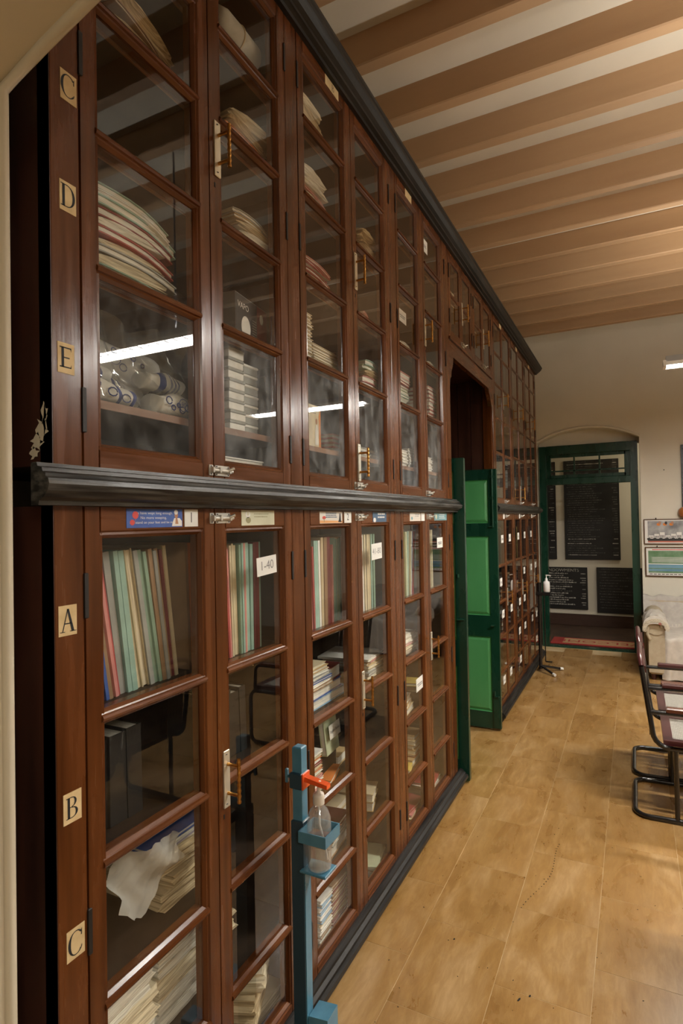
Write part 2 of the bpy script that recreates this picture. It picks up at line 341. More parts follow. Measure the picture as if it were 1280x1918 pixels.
# ceiling slab and its beams
ce = obj('ceiling', MB().box(-1.6, RIGHT, BACK, WALL_Y+.2, CEIL, CEIL+.1), 'ceiling_paint'); tag(ce, kind='structure')
bm_me = MB().prism([(0, BEAM+.006), (.006, BEAM), (.064, BEAM), (.07, BEAM+.006), (.07, CEIL+.01), (0, CEIL+.01)], 'x', PLANE-.05, RIGHT+.02).mesh('beam', 'beam_paint')
for k in range(-13, 10): inst('beam', bm_me, ce, (0, 3.27+.4155*k, 0))
# walls
def wall(name, mb, m='wall_paint'): o = obj(name, mb, m); return tag(o, kind='structure')
wl = MB().box(PLANE-.14, PLANE, .62, 3.40, -.05, CEIL+.02).box(PLANE-.14, PLANE, 4.66, WALL_Y+.2, -.05, CEIL+.02).box(PLANE-.14, PLANE, 3.40, 4.66, 2.72, CEIL+.02)
wall('wall_left', wl)
pw = MB().box(-1.75, -1.6, 2.6, 5.4, -.05, 2.9).box(-1.6, PLANE-.14, 3.1, 3.25, -.05, 2.9).box(-1.6, PLANE-.14, 4.85, 5.0, -.05, 2.9).box(-1.7, PLANE-.14, 3.0, 5.1, 2.8, 2.9)
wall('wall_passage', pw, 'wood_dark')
wall('wall_right', MB().box(RIGHT, RIGHT+.15, BACK, WALL_Y+.2, -.05, CEIL+.02))
wall('wall_back', MB().box(-1.6, RIGHT, BACK-.15, BACK, -.05, CEIL+.02))
wall('wall_back_left', MB().box(-1.75, -1.6, BACK, .2, -.05, CEIL+.02))
# far wall with a segmental-arched door recess
def arch_pts(x0, x1, zs, rise, n=18):
    c = (x0+x1)/2; h = (x1-x0)/2; r = (h*h+rise*rise)/(2*rise); a = math.asin(h/r)
    return [(c+r*math.sin(-a+2*a*i/n), zs+rise-r+r*math.cos(-a+2*a*i/n)) for i in range(n+1)]
AX0, AX1 = -.075, 1.055
ap = arch_pts(AX0, AX1, 2.50, .15)
fw = MB().box(PLANE-.1, AX0, WALL_Y, WALL_Y+.22, -.05, CEIL+.02).box(AX1, RIGHT, WALL_Y, WALL_Y+.22, -.05, CEIL+.02)
for (xa, za), (xb, zb) in zip(ap[:-1], ap[1:]): fw.prism([(xa, za), (xb, zb), (xb, CEIL+.02), (xa, CEIL+.02)], 'y', WALL_Y, WALL_Y+.22)
fw.prism([(AX0, 2.45)]+ap+[(AX1, 2.45)], 'y', WALL_Y+.17, WALL_Y+.22)
fwo = wall('wall_far', fw, 'wall_far_paint')
obj('arch_moulding', MB().tube([(x, WALL_Y-.004, z+.012) for x, z in ap], .016, 6), 'wall_far_paint', fwo)
obj('corner_bead', MB().box(AX1, AX1+.022, WALL_Y-.008, WALL_Y+.02, .0, 2.50), 'wall_far_paint', fwo)
obj('wall_nail', MB().lathe([(.006, 0), (.004, .01)], (1.295, WALL_Y-.006, 2.10), 6), 'hinge_iron', fwo)
# near wall with the arched opening the photograph is taken through
NY0, NY1 = .12, .62; JX = .045; JX1 = 2.75
ap2 = arch_pts(JX, JX1, 2.335, .21, 24)
nw = MB().box(-1.6, JX, NY0, NY1, -.05, CEIL+.02).box(JX1, RIGHT, NY0, NY1, -.05, CEIL+.02)
for (xa, za), (xb, zb) in zip(ap2[:-1], ap2[1:]): nw.prism([(xa, za), (xb, zb), (xb, CEIL+.02), (xa, CEIL+.02)], 'y', NY0, NY1)
nwo = wall('wall_near', nw)
obj('arch_bead', MB().tube([(JX, NY1-.012, z) for z in (.02, .8, 1.6, 2.33)]+[(x, NY1-.012, z) for x, z in ap2[1:]], .010, 6), 'wall_paint', nwo)
# lobby beyond the far doorway
lb = MB().box(-1.2, 2.4, 9.2, 9.3, -.05, 3.2).box(-1.3, -1.2, WALL_Y+.2, 9.3, -.05, 3.2).box(2.4, 2.5, WALL_Y+.2, 9.3, -.05, 3.2).box(-1.3, 2.5, WALL_Y+.2, 9.3, 3.1, 3.2)
wall('wall_lobby', lb, 'wall_far_paint')
tag(obj('floor_lobby', MB().box(-1.2, 2.4, WALL_Y+.21, 9.2, -.08, -.004), 'lobby_floor'), kind='structure')
tag(obj('baseboard_lobby', MB().box(-1.2, 2.4, 9.17, 9.2, 0, .085).box(-1.2, 2.4, 9.185, 9.2, .085, .16), 'skirting'), kind='structure')
tag(obj('trim_1', MB().box(-1.2, 2.4, 9.180, 9.2, .165, .18), 'wall_far_paint'), kind='structure')
# green door frame with transom, in the recess
dy = WALL_Y+.10
df = thing('door_1', 'green painted doorway frame with glazed transom in the far wall', 'door frame', (.475, dy, 0)); del df['category']; tag(df, kind='structure')
obj('door_jamb', MB().bbox(-.06, .02, dy, dy+.10, 0, 2.47, .006), 'green_dark', df)
obj('door_jamb', MB().bbox(.955, 1.035, dy, dy+.10, 0, 2.47, .006), 'green_dark', df)
obj('door_head', MB().bbox(.02, .955, dy, dy+.10, 2.36, 2.47, .006), 'green_dark', df)
obj('transom_rail', MB().bbox(.02, .955, dy-.012, dy+.10, 1.99, 2.07, .006), 'green_dark', df)
tf = MB().box(.02, .075, dy+.03, dy+.07, 2.07, 2.36).box(.895, .955, dy+.03, dy+.07, 2.07, 2.36).box(.065, .91, dy+.03, dy+.07, 2.07, 2.11).box(.065, .91, dy+.03, dy+.07, 2.325, 2.36)
for x in (.345, .628): tf.box(x-.009, x+.009, dy+.035, dy+.065, 2.10, 2.325)
tf.box(.065, .91, dy+.035, dy+.065, 2.150, 2.166)
tfo = obj('transom_sash', tf, 'green_dark', df)
for xa, xb in ((.065, .336), (.354, .619), (.637, .91)):
    for za, zb in ((2.10, 2.15), (2.166, 2.325)): obj('pane', MB().box(xa, xb, dy+.048, dy+.051, za, zb), 'glass_clean', tfo)
obj('threshold', MB().bbox(-.06, 1.035, dy, dy+.10, -.004, .012, .004), 'green_dark', df)

# ------------------------------------------------------------------ the bookcases
DEPTH = .42
def door(parent, y0, y1, z0, z1, oy0, oy1, oz0, oz1, bars, glass, g=.0125):
    b = .011 if g > .01 else .006; e = g-.0015; m = MB()
    m.prism([(-.034, y0), (0, y0), (0, oy0-.005), (-e*.36, oy0-.001), (-e*.27, oy0+.004), (-e, oy0+b), (-.034, oy0+b)], 'z', z0, z1, 0)
    m.prism([(-.034, y1), (0, y1), (0, oy1+.005), (-e*.36, oy1+.001), (-e*.27, oy1-.004), (-e, oy1-b), (-.034, oy1-b)], 'z', z0, z1, 0)
    m.prism([(-.034, z0), (0, z0), (0, oz0-.005), (-e*.36, oz0-.001), (-e*.27, oz0+.004), (-e, oz0+b), (-.034, oz0+b)], 'y', oy0-.001, oy1+.001, 1)
    m.prism([(-.034, z1), (0, z1), (0, oz1+.005), (-e*.36, oz1+.001), (-e*.27, oz1-.004), (-e, oz1-b), (-.034, oz1-b)], 'y', oy0-.001, oy1+.001, 1)
    for zb in bars:
        h = .016 if g > .01 else .013; q = .005 if g > .01 else .002
        m.prism([(-.034, zb-h), (-e, zb-h), (-e*.36, zb-h*.62), (-e*.2, zb-.007), (q*.6, zb-.005), (q, zb), (q*.6, zb+.005), (-e*.2, zb+.007), (-e*.36, zb+h*.62), (-e, zb+h), (-.034, zb+h)], 'y', oy0-.004, oy1+.004, 1)
    o = obj('door', m, ['wood', 'wood_h'], parent, (0, (y0+y1)/2, z0))
    lv = [oz0]+list(bars)+[oz1]
    for k in range(len(lv)-1):
        gm = glass[k] if k < len(glass) else glass[-1]
        c = ((oy0+oy1)/2, (lv[k]+lv[k+1])/2)
        tilt = random.uniform(-.0012, .0012)
        p = MB().box(-g-.003, -g, oy0+.004, oy1-.004, lv[k]+.008, lv[k+1]-.008)
        obj('pane', p, gm, o, (-g-.0015, c[0], c[1]))
    return o
def hinge(d, y, z): obj('hinge', MB().bbox(-.004, .0035, y-.0045, y+.0045, z-.045, z+.045, .0015), 'hinge_iron', d)
def handle(d, y, z, h=.075):
    m = MB().bbox(0, .004, y-.012, y+.012, z-h, z+h, .002, 0)
    for s in (-1, 1): m.tube([(.003, y+.003, z+s*.038), (.038, y+.003, z+s*.038)], .0045, 8, 1)
    prof = []
    for k in range(33):
        t = -1+2*k/32; prof.append((.0050+.0009*math.sin(k*1.57), z+t*.058))
    m.lathe([(r, zz) for r, zz in prof], (.040, y+.003, 0), 10, 1)
    for s in (-1, 1): m.lathe([(.003, 0), (.003, .001)], (.004, y-.002, z+s*h*.86), 6, 2)
    obj('handle', m, ['plate_white', 'brass', 'screw'], d)
def bolt(d, y, z):
    # tower bolt across the gap at y; body on the right-hand door
    m = MB().bbox(0, .003, y+.004, y+.062, z-.014, z+.014, .001, 0).bbox(0, .003, y-.020, y-.005, z-.014, z+.014, .001, 0)
    m.tube([(.008, y-.016, z), (.008, y+.068, z)], .0052, 8, 0)
    m.bbox(.002, .015, y+.010, y+.016, z-.008, z+.008, .002, 0).bbox(.002, .015, y+.050, y+.056, z-.008, z+.008, .002, 0).bbox(.002, .015, y-.018, y-.012, z-.008, z+.008, .002, 0)
    m.tube([(.008, y+.046, z), (.022, y+.060, z+.008)], [.003, .0045], 8, 0)
    for yy in (y+.009, y+.057, y-.013):
        for s in (-1, 1): m.box(.003, .0042, yy-.0016, yy+.0016, z+s*.010-.0016, z+s*.010+.0016, 1)
    obj('bolt', m, ['chrome', 'screw'], d)
def keyhole(d, y, z): obj('keyhole', MB().box(-.001, .0008, y-.0025, y+.0025, z-.006, z+.006), 'gap_black', d)
# flat printed labels ---------------------------------------------------------
def fy(y, z, x=.0012): return lambda u, v: (x, y+u, z+v)
def lines(m, y0, y1, zs, h, mi, x=.0012, jag=.15):
    for z in zs:
        a = y0+random.uniform(0, jag)*(y1-y0); e = y1-random.uniform(0, jag)*(y1-y0)
        while a < e:
            w = random.uniform(.5, 1.6)*h*1.6; m.poly([(x, a, z), (x, min(a+w, e), z), (x, min(a+w, e), z+h), (x, a, z+h)], mi); a += w+h*.5
def blob(m, y, z, ry, rz, mi, n=12, x=.0013):
    m.poly([(x, y+ry*math.cos(2*PI*k/n), z+rz*math.sin(2*PI*k/n)) for k in range(n)], mi)
def card(parent, name, y0, y1, z0, z1, base, fn, mats, label=None, th=.001):
    m = MB().box(-.0005, th, y0, y1, z0, z1, 0)
    if fn: fn(m)
    return obj(name, m, [base]+mats, parent, label=label)
def letter(m, ch, y, z, h, mi=1, x=.0014):
    """serif capital drawn as flat strokes"""
    t = h*.13; s = h*.05
    def q(*p): m.poly([(x, y+a*h, z+b*h) for a, b in p], mi)
    if ch == 'A':
        q((-.30, -.5), (-.25, -.5), (.02, .5), (-.03, .5)); q((.18, -.5), (.32, -.5), (.05, .5), (-.05, .5)); q((-.17, -.16), (.18, -.16), (.16, -.11), (-.16, -.11))
        q((-.40, -.5), (-.15, -.5), (-.15, -.47), (-.40, -.47)); q((.10, -.5), (.42, -.5), (.42, -.47), (.10, -.47))
    elif ch == 'E':
        q((-.25, -.5), (-.11, -.5), (-.11, .5), (-.25, .5))
        for zz, e in ((-.5, .3), (-.04, .2), (.44, .3)): q((-.35 if zz != -.04 else -.2, zz), (e, zz), (e, zz+.06), (-.35 if zz != -.04 else -.2, zz+.06))
        q((.25, -.5), (.3, -.5), (.3, -.3), (.25, -.44)); q((.25, .44), (.3, .3), (.3, .5), (.25, .5))
    else:
        def arc(cy, cz, ry, rz, a0, a1, w, n=12):
            for k in range(n):
                A = a0+(a1-a0)*k/n; B = a0+(a1-a0)*(k+1)/n
                wa = .03+w*abs(math.cos(A)); wb = .03+w*abs(math.cos(B))
                q((cy+ry*math.cos(A), cz+rz*math.sin(A)), (cy+ry*math.cos(B), cz+rz*math.sin(B)), (cy+(ry-wb)*math.cos(B), cz+(rz-.04)*math.sin(B)), (cy+(ry-wa)*math.cos(A), cz+(rz-.04)*math.sin(A)))
        if ch == 'C':
            arc(0, 0, .38, .5, .75, 2*PI-.75, .10, 18); q((.24, .18), (.29, .18), (.29, .46), (.25, .40)); q((.24, -.28), (.29, -.2), (.29, -.3), (.25, -.36))
        if ch in 'DB':
            q((-.28, -.5), (-.15, -.5), (-.15, .5), (-.28, .5)); q((-.36, .46), (0, .46), (0, .5), (-.36, .5)); q((-.36, -.5), (0, -.5), (0, -.46), (-.36, -.46))
        if ch == 'D': arc(-.05, 0, .42, .5, -PI/2, PI/2, .10, 12)
        if ch == 'B':
            arc(-.05, .26, .27, .24, -PI/2, PI/2, .09, 8); arc(-.05, -.24, .34, .26, -PI/2, PI/2, .10, 8); q((-.2, 0), (0, 0), (0, .035), (-.2, .035))
LB = [1.205, .91, .625, .342]; LZ = (.085, 1.637, .112, 1.583)
UB = {0: [2.13, 2.415, 2.692, 2.947], 1: [2.152, 2.44, 2.722, 2.985], 2: [2.152, 2.44, 2.722, 2.985]}; UZ = (1.715, 3.245, 1.757, 3.20)
NEAR_POSTS = [(.73, .797), (1.583, 1.658), (2.475, 2.555), (3.352, 3.432)]
NEAR_DOORS = [(.80, 1.197), (1.201, 1.58), (1.661, 2.070), (2.074, 2.472), (2.558, 2.949), (2.953, 3.349)]
NEAR_OPEN = [(.84, 1.155), (1.248, 1.535), (1.703, 2.008), (2.115, 2.405), (2.59, 2.865), (2.985, 3.270)]
FAR_POSTS = [(4.63, 4.70), (5.40, 5.47), (6.15, 6.22), (6.88, 6.95)]
FAR_DOORS = []; FAR_OPEN = []
for a, b in zip(FAR_POSTS[:-1], FAR_POSTS[1:]):
    y0, y1 = a[1]+.003, b[0]-.003; mid = (y0+y1)/2
    for u, v in ((y0, mid-.002), (mid+.002, y1)): FAR_DOORS.append((u, v)); FAR_OPEN.append((u+.028, v-.028))
def carcass(c, y0, y1, z0, z1, posts, shelves, edge='wood'):
    obj('side_panel', MB().box(-DEPTH, -.001, y0, y0+.018, z0, z1), 'wood_dark', c)
    obj('side_panel', MB().box(-DEPTH, -.001, y1-.018, y1, z0, z1), 'wood_dark', c)
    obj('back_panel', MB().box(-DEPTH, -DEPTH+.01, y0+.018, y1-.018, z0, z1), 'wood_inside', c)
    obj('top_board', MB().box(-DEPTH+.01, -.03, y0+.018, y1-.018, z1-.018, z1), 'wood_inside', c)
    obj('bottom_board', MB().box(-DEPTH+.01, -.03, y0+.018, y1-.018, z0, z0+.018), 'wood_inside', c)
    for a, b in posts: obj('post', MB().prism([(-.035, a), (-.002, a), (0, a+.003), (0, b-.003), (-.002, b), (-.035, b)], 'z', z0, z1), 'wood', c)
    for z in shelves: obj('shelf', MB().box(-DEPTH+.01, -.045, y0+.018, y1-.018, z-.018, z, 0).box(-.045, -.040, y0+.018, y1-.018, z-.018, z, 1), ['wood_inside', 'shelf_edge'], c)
BELT = [(0, 1.638), (.020, 1.638), (.022, 1.646), (.034, 1.652), (.046, 1.664), (.050, 1.676), (.047, 1.686), (.040, 1.690), (.040, 1.695), (.032, 1.699), (.030, 1.706), (.018, 1.709), (.016, 1.716), (0, 1.716)]
def belt(name_parent, y0, y1): return obj('belt_moulding', MB().prism(BELT, 'y', y0, y1), 'ebony_worn', name_parent)
BASE = [(0, .034), (.048, .034), (.052, .042), (.050, .056), (.038, .060), (.036, .068), (.024, .074), (.022, .082), (.008, .086), (0, .086)]
def bookcase_lower(posts, doors, opens, label, near):
    y0, y1 = posts[0][0], posts[-1][1]
    c = thing('lower_bookcase', label, 'bookcase', (0, (y0+y1)/2, 0))
    carcass(c, y0, y1, .034, 1.638, posts, [1.207, .908, .62, .337])
    belt(c, y0-.045, y1+.045)
    obj('base_moulding', MB().prism(BASE, 'y', y0-.01, y1+.04), 'ebony', c)
    for a, b in posts: obj('foot', MB().prism([(-.04, 0), (.025, 0), (.040, .034), (-.04, .034)], 'y', a-.005, b+.02), 'ebony', c)
    for i, (d, op) in enumerate(zip(doors, opens)):
        o = door(c, d[0], d[1], LZ[0]+.002, LZ[1], op[0], op[1], LZ[2], LZ[3], sorted(LB), ['glass_clean']*5, .0125 if near else .005)
        hy = d[0] if i % 2 == 0 else d[1]
        for z in (1.46, .80, .24): hinge(o, hy, z)
        if i % 2: handle(o, op[0]-.017, .925); bolt(o, d[0]-.002, 1.612); keyhole(o, d[0]+.02, .83)
    return c
def bookcase_upper(posts, doors, opens, label, near):
    y0, y1 = posts[0][0], posts[-1][1]
    c = thing('upper_bookcase', label, 'bookcase', (0, (y0+y1)/2, 1.716))
    carcass(c, y0, y1, 1.716, 3.245, posts, [1.868]+[z+.002 for z in UB[1]] if not near else [])
    if near:
        for k in range(3):
            ya, yb = (posts[k][0]+.018 if k == 0 else (posts[k][0]+posts[k][1])/2), (posts[k+1][1]-.018 if k == 2 else (posts[k+1][0]+posts[k+1][1])/2)
            for z in [1.868]+UB[k]: obj('shelf', MB().box(-DEPTH+.01, -.045, ya, yb, z-.018, z, 0).box(-.045, -.040, ya, yb, z-.018, z, 1), ['wood_inside', 'shelf_edge'], c)
    for i, (d, op) in enumerate(zip(doors, opens)):
        gl = ['glass_smeared' if i else 'glass_hazy', 'glass_dusty', 'glass_clean', 'glass_clean', 'glass_clean'] if near else ['glass_dusty', 'glass_clean']
        o = door(c, d[0], d[1], UZ[0]+.002, UZ[1], op[0], op[1], UZ[2], UZ[3], UB[i//2], gl, .0125 if near else .005)
        hy = d[0] if i % 2 == 0 else d[1]
        for z in (1.83, 2.55, 3.1): hinge(o, hy, z)
        if i % 2:
            handle(o, op[0]-.017, 2.60); bolt(o, d[0]-.002, 1.737); keyhole(o, d[0]+.02, 2.50)
            if i == 3: handle(o, op[0]-.017, 1.83)
    return c
def partitions(c, z0, z1):
    for y in (1.62, 2.515): obj('partition', MB().box(-DEPTH+.01, -.036, y-.008, y+.008, z0, z1), 'wood_inside', c)
nl = bookcase_lower(NEAR_POSTS, NEAR_DOORS, NEAR_OPEN, 'lower glazed bookcase of dark wood, three bays, nearest the camera', True)
nu = bookcase_upper(NEAR_POSTS, NEAR_DOORS, NEAR_OPEN, 'upper glazed bookcase of dark wood standing above the near lower bookcase', True)
fb = bookcase_lower(FAR_POSTS, FAR_DOORS, FAR_OPEN, 'lower glazed bookcase beyond the green door, ending at the far wall', False)
fu = bookcase_upper(FAR_POSTS, FAR_DOORS, FAR_OPEN, 'upper glazed bookcase beyond the arched opening, near the far wall', False)
partitions(nl, .052, 1.62); partitions(nu, 1.734, 3.227)
# black cornice along the top of everything
cp = [(0, 3.245), (.016, 3.245), (.018, 3.256), (.034, 3.260), (.036, 3.268), (.050, 3.275), (.062, 3.288), (.066, 3.292), (.068, 3.302), (.074, 3.306), (.074, 3.318), (-DEPTH, 3.318), (-DEPTH, 3.245)]
tag(obj('cornice', MB().prism(cp, 'y', .69, 7.0), 'ebony', org=(0, 3.9, 3.245)), 'long black cornice moulding running along the top of the bookcases', 'cornice')
# cupboard over the passage, with a shaped rail below it
oc = thing('overdoor_cupboard', 'small wooden cupboard with four glazed doors above the green door', 'cupboard', (0, 4.03, 2.70))
obj('side_panel', MB().box(-DEPTH, -.03, 3.434, 3.45, 2.70, 3.243), 'wood_dark', oc); obj('side_panel', MB().box(-DEPTH, -.03, 4.612, 4.628, 2.70, 3.243), 'wood_dark', oc)
obj('bottom_board', MB().box(-DEPTH, -.03, 3.45, 4.612, 2.69, 2.708), 'wood_dark', oc)
obj('back_panel', MB().box(-DEPTH, -DEPTH+.01, 3.45, 4.612, 2.708, 3.243), 'wood_inside', oc)
rail = [(3.434, 3.0 if 0 else 2.715), (3.434, 2.40), (3.442, 2.44), (3.452, 2.46), (3.470, 2.468), (3.474, 2.50), (3.500, 2.535), (3.515, 2.56), (3.520, 2.60), (4.500, 2.60), (4.512, 2.575), (4.545, 2.55), (4.572, 2.52), (4.590, 2.48), (4.605, 2.465), (4.618, 2.43), (4.628, 2.38), (4.628, 2.715)]
rb = MB()
n = len(rail)
for k in range(1, n-2):
    (ya, za), (yb, zb) = rail[k], rail[k+1]
    if yb > ya: rb.prism([(ya, za), (yb, zb), (yb, 2.715), (ya, 2.715)], 'x', -.03, -.001)
obj('arched_rail', rb, 'wood_h', oc)
obj('rail_bead', MB().box(-.03, .006, 3.434, 4.628, 2.695, 2.712), 'wood_h', oc)
for a, b in ((3.434, 3.447), (4.005, 4.055), (4.612, 4.628)): obj('post', MB().box(-.035, 0, a, b, 2.712, 3.243), 'wood', oc)
for i, (a, b) in enumerate(((3.449, 3.726), (3.729, 4.003), (4.057, 4.332), (4.335, 4.610))):
    o = door(oc, a, b, 2.714, 3.243, a+.034, b-.034, 2.757, 3.195, [2.985], ['glass_clean'], .006)
    hinge(o, a if i % 2 == 0 else b, 2.84); hinge(o, a if i % 2 == 0 else b, 3.12)
    if i % 2: handle(o, a+.018, 2.94); bolt(o, a-.002, 2.735)
obj('shelf', MB().box(-DEPTH+.01, -.05, 3.45, 4.612, 2.97, 2.985), 'wood_inside', oc)
# lining of the passage
pl = thing('passage_lining', 'dark wood panelled lining of the arched passage behind the green doors', 'panelling', (-.3, 4.66, 0))
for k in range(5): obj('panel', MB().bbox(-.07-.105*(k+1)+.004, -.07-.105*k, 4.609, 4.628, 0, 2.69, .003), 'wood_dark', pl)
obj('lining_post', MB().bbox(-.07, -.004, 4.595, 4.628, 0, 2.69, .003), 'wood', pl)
# letter cards, chips and printed labels
for ch, z, y, s, rz in (('C', 2.463, .771, .046, 0), ('D', 2.243, .767, .044, 0), ('E', 1.925, .759, .040, 0)):
    card(nu, 'letter_card', y-.017, y+.020, z-.031, z+.028, 'card_cream', lambda m, ch=ch, y=y, z=z, s=s: letter(m, ch, y+.001, z, s), ['ink'], 'old paper card lettered '+ch)
for ch, z, y, s in (('A', 1.418, .758, .044), ('B', 1.060, .764, .040), ('C', .800, .768, .046)):
    card(nl, 'letter_card', y-.020, y+.020, z-.029, z+.029, 'card_cream', lambda m, ch=ch, y=y, z=z, s=s: letter(m, ch, y, z, s), ['ink'], 'old paper card lettered '+ch)
ch_m = MB()
for cx, cz, w, h in ((-.022, 1.815, .012, .03), (-.03, 1.785, .022, .035), (-.045, 1.76, .022, .025), (-.052, 1.74, .018, .018), (-.020, 1.80, .008, .045), (-.047, 1.70, .006, .02)):
    pts = [(cx+w*(1+.5*math.sin(5*a+cz*90))*math.cos(a)*.7, .7292, cz+h*(1+.4*math.sin(3*a+cx*200))*math.sin(a)*.6) for a in [2*PI*k/14 for k in range(14)]]
    ch_m.poly(pts, 0)
obj('chipped_paint', ch_m, 'chip', nu)
def st1(m):
    f = fy(.963, 1.615)
    for t, dz, s in (('We have wept long enough.', .0105, .0085), ('No more weeping,', .000, .0085), ('but stand on your feet and be men.', -.0105, .0080)): m.text(t, s, fy(.985, 1.614+dz), 1, wide=1.25)
    blob(m, .930, 1.620, .009, .0085, 2); blob(m, .921, 1.604, .007, .0065, 2)
    m.poly([(.0012, .9265, 1.600), (.0012, .9275, 1.600), (.0012, .931, 1.612), (.0012, .930, 1.612)], 3)
    m.poly([(.0013, 1.042, 1.594), (.0013, 1.076, 1.594), (.0013, 1.076, 1.606), (.0013, 1.068, 1.613), (.0013, 1.050, 1.613), (.0013, 1.045, 1.604)], 4)
    blob(m, 1.057, 1.620, .006, .008, 3); blob(m, 1.056, 1.627, .0065, .006, 4, x=.0015)
    m.poly([(.0014, 1.053, 1.599), (.0014, 1.064, 1.599), (.0014, 1.060, 1.614), (.0014, 1.055, 1.614)], 3)
card(nl, 'quotation_sticker', .905, 1.078, 1.592, 1.634, 'sticker_blue', st1, ['print_white', 'print_red', 'print_skin', 'print_white'], 'blue sticker with white quotation, red balloons and a seated figure')
card(nl, 'number_card', 1.086, 1.134, 1.592, 1.634, 'card_white', lambda m: m.text('1', .036, fy(1.110, 1.613), 1, wide=.8), ['ink'], 'white card printed 1')
def st2(m):
    blob(m, 1.345, 1.622, .011, .010, 1); blob(m, 1.347, 1.606, .012, .009, 2); blob(m, 1.345, 1.624, .006, .006, 3, x=.0015)
    lines(m, 1.370, 1.450, (1.622, 1.614), .003, 2); blob(m, 1.455, 1.604, .010, .007, 3)
card(nl, 'picture_sticker', 1.315, 1.480, 1.591, 1.634, 'sticker_pale', st2, ['print_white', 'print_olive', 'sticker_pale'], 'pale green sticker with a faded turbaned portrait')
def st3(m):
    m.poly([(.0012, 1.765, 1.592), (.0012, 1.94, 1.592), (.0012, 1.94, 1.599), (.0012, 1.765, 1.602)], 1)
    lines(m, 1.80, 1.90, (1.625, 1.618, 1.611), .004, 2, jag=.1); blob(m, 1.797, 1.611, .013, .006, 3); m.poly([(.0014, 1.795, 1.596), (.0014, 1.799, 1.596), (.0014, 1.799, 1.61), (.0014, 1.795, 1.61)], 4)
    m.poly([(.0014, 1.905, 1.595), (.0014, 1.935, 1.594), (.0014, 1.928, 1.602), (.0014, 1.925, 1.627), (.0014, 1.918, 1.627), (.0014, 1.912, 1.604)], 5)
card(nl, 'quotation_sticker', 1.765, 1.940, 1.591, 1.633, 'sticker_sun', st3, ['sticker_peach', 'sticker_navy', 'print_red', 'print_olive', 'ink'], 'white sticker with sunset tree and dark figure')
card(nl, 'number_card', 1.957, 2.018, 1.591, 1.633, 'card_white', lambda m: m.text('2', .036, fy(1.988, 1.612), 1, wide=1.0), ['ink'], 'white card printed 2')
def st4(m):
    lines(m, 2.27, 2.36, (1.622, 1.608), .007, 1, jag=.12); blob(m, 2.245, 1.600, .014, .010, 1)
card(nl, 'quotation_sticker', 2.225, 2.375, 1.591, 1.633, 'sticker_navy', st4, ['print_white'], 'navy sticker with white lettering and a white flower')
def st5(m): blob(m, 2.705, 1.605, .012, .008, 1); lines(m, 2.74, 2.82, (1.622, 1.614), .0035, 2)
card(nl, 'quotation_sticker', 2.675, 2.835, 1.591, 1.633, 'sticker_sun', st5, ['sticker_teal', 'ink_grey'], 'cream sticker with small blue drawing')
card(nl, 'number_card', 2.845, 2.90, 1.591, 1.633, 'card_white', None, [], 'white card beside cream sticker')
def st6(m): blob(m, 3.10, 1.612, .016, .014, 1); lines(m, 3.14, 3.27, (1.622, 1.612, 1.602), .004, 2)
card(nl, 'quotation_sticker', 3.065, 3.30, 1.591, 1.633, 'sticker_teal', st6, ['sticker_pale', 'print_white'], 'teal sticker with a pale figure')
GX = -.0112
def gcard(parent, y0, y1, z0, z1, txt, size, label, wide=1.0, tilt=0.0, base='card_white', ink='ink'):
    m = MB().box(GX-.0008, GX, y0, y1, z0, z1, 0)
    yc, zc = (y0+y1)/2, (z0+z1)/2
    if txt: m.text(txt, size, lambda u, v: (GX+.0004, yc+u, zc+v), 1, wide=wide)
    else: lines(m, y0+.12*(y1-y0), y1-.12*(y1-y0), (zc, zc-.009), .004, 1, x=GX+.0004)
    if tilt: m.v = [(x, yc+(y-yc)*math.cos(tilt)-(z-zc)*math.sin(tilt), zc+(y-yc)*math.sin(tilt)+(z-zc)*math.cos(tilt)) for x, y, z in m.v]
    return obj('shelf_label', m, [base, ink], parent, label=label)
gcard(nl, 1.402, 1.506, 1.442, 1.497, '1-40', .038, 'white card printed 1-40 stuck on the glass', 1.05, .06, ink='ink_grey')
gcard(nl, 2.232, 2.345, 1.432, 1.50, '41-80', .036, 'white card printed 41-80 stuck on the glass', 1.1, .03, ink='ink_grey')
gcard(nl, 3.145, 3.25, 1.436, 1.494, None, 0, 'white card on rightmost lower pane')
gcard(nl, 2.755, 2.862, .735, .80, None, 0, 'white card on fifth lower door', tilt=.03)
gcard(nu, 2.605, 2.712, 2.562, 2.622, None, 0, 'white card on fifth upper door')
gcard(nu, 2.985, 3.075, 3.06, 3.13, None, 0, 'white card on sixth upper door')
card(nu, 'letter_card', 1.865, 1.972, 3.207, 3.243, 'card_cream', lambda m: letter(m, 'B', 1.925, 3.225, .026), ['ink'], 'cream card lettered B under the cornice')
card(nu, 'letter_card', 2.70, 2.79, 3.205, 3.243, 'card_cream', None, [], 'blank cream card under the cornice')
for i in (0, 2, 4): card(fu, 'letter_card', FAR_DOORS[i][1]-.09, FAR_DOORS[i][1]-.01, 3.205, 3.24, 'card_cream', None, [], None)
for i, ops in enumerate(FAR_OPEN):
    for k, z in enumerate((1.42, 1.07, .80, .53, .26)):
        if (i*3+k*5) % 7 in (1, 4): continue
        yc = ops[0]+(ops[1]-ops[0])*random.uniform(.35, .7); fgx = GX; GX = -.004; gcard(fb, yc-.045, yc+.045, z-.03, z+.035, None, 0, None); GX = fgx
for i in (0, 2, 4): card(fb, 'number_card', FAR_DOORS[i][1]-.10, FAR_DOORS[i][1]-.04, 1.59, 1.633, 'card_white', None, [], None)
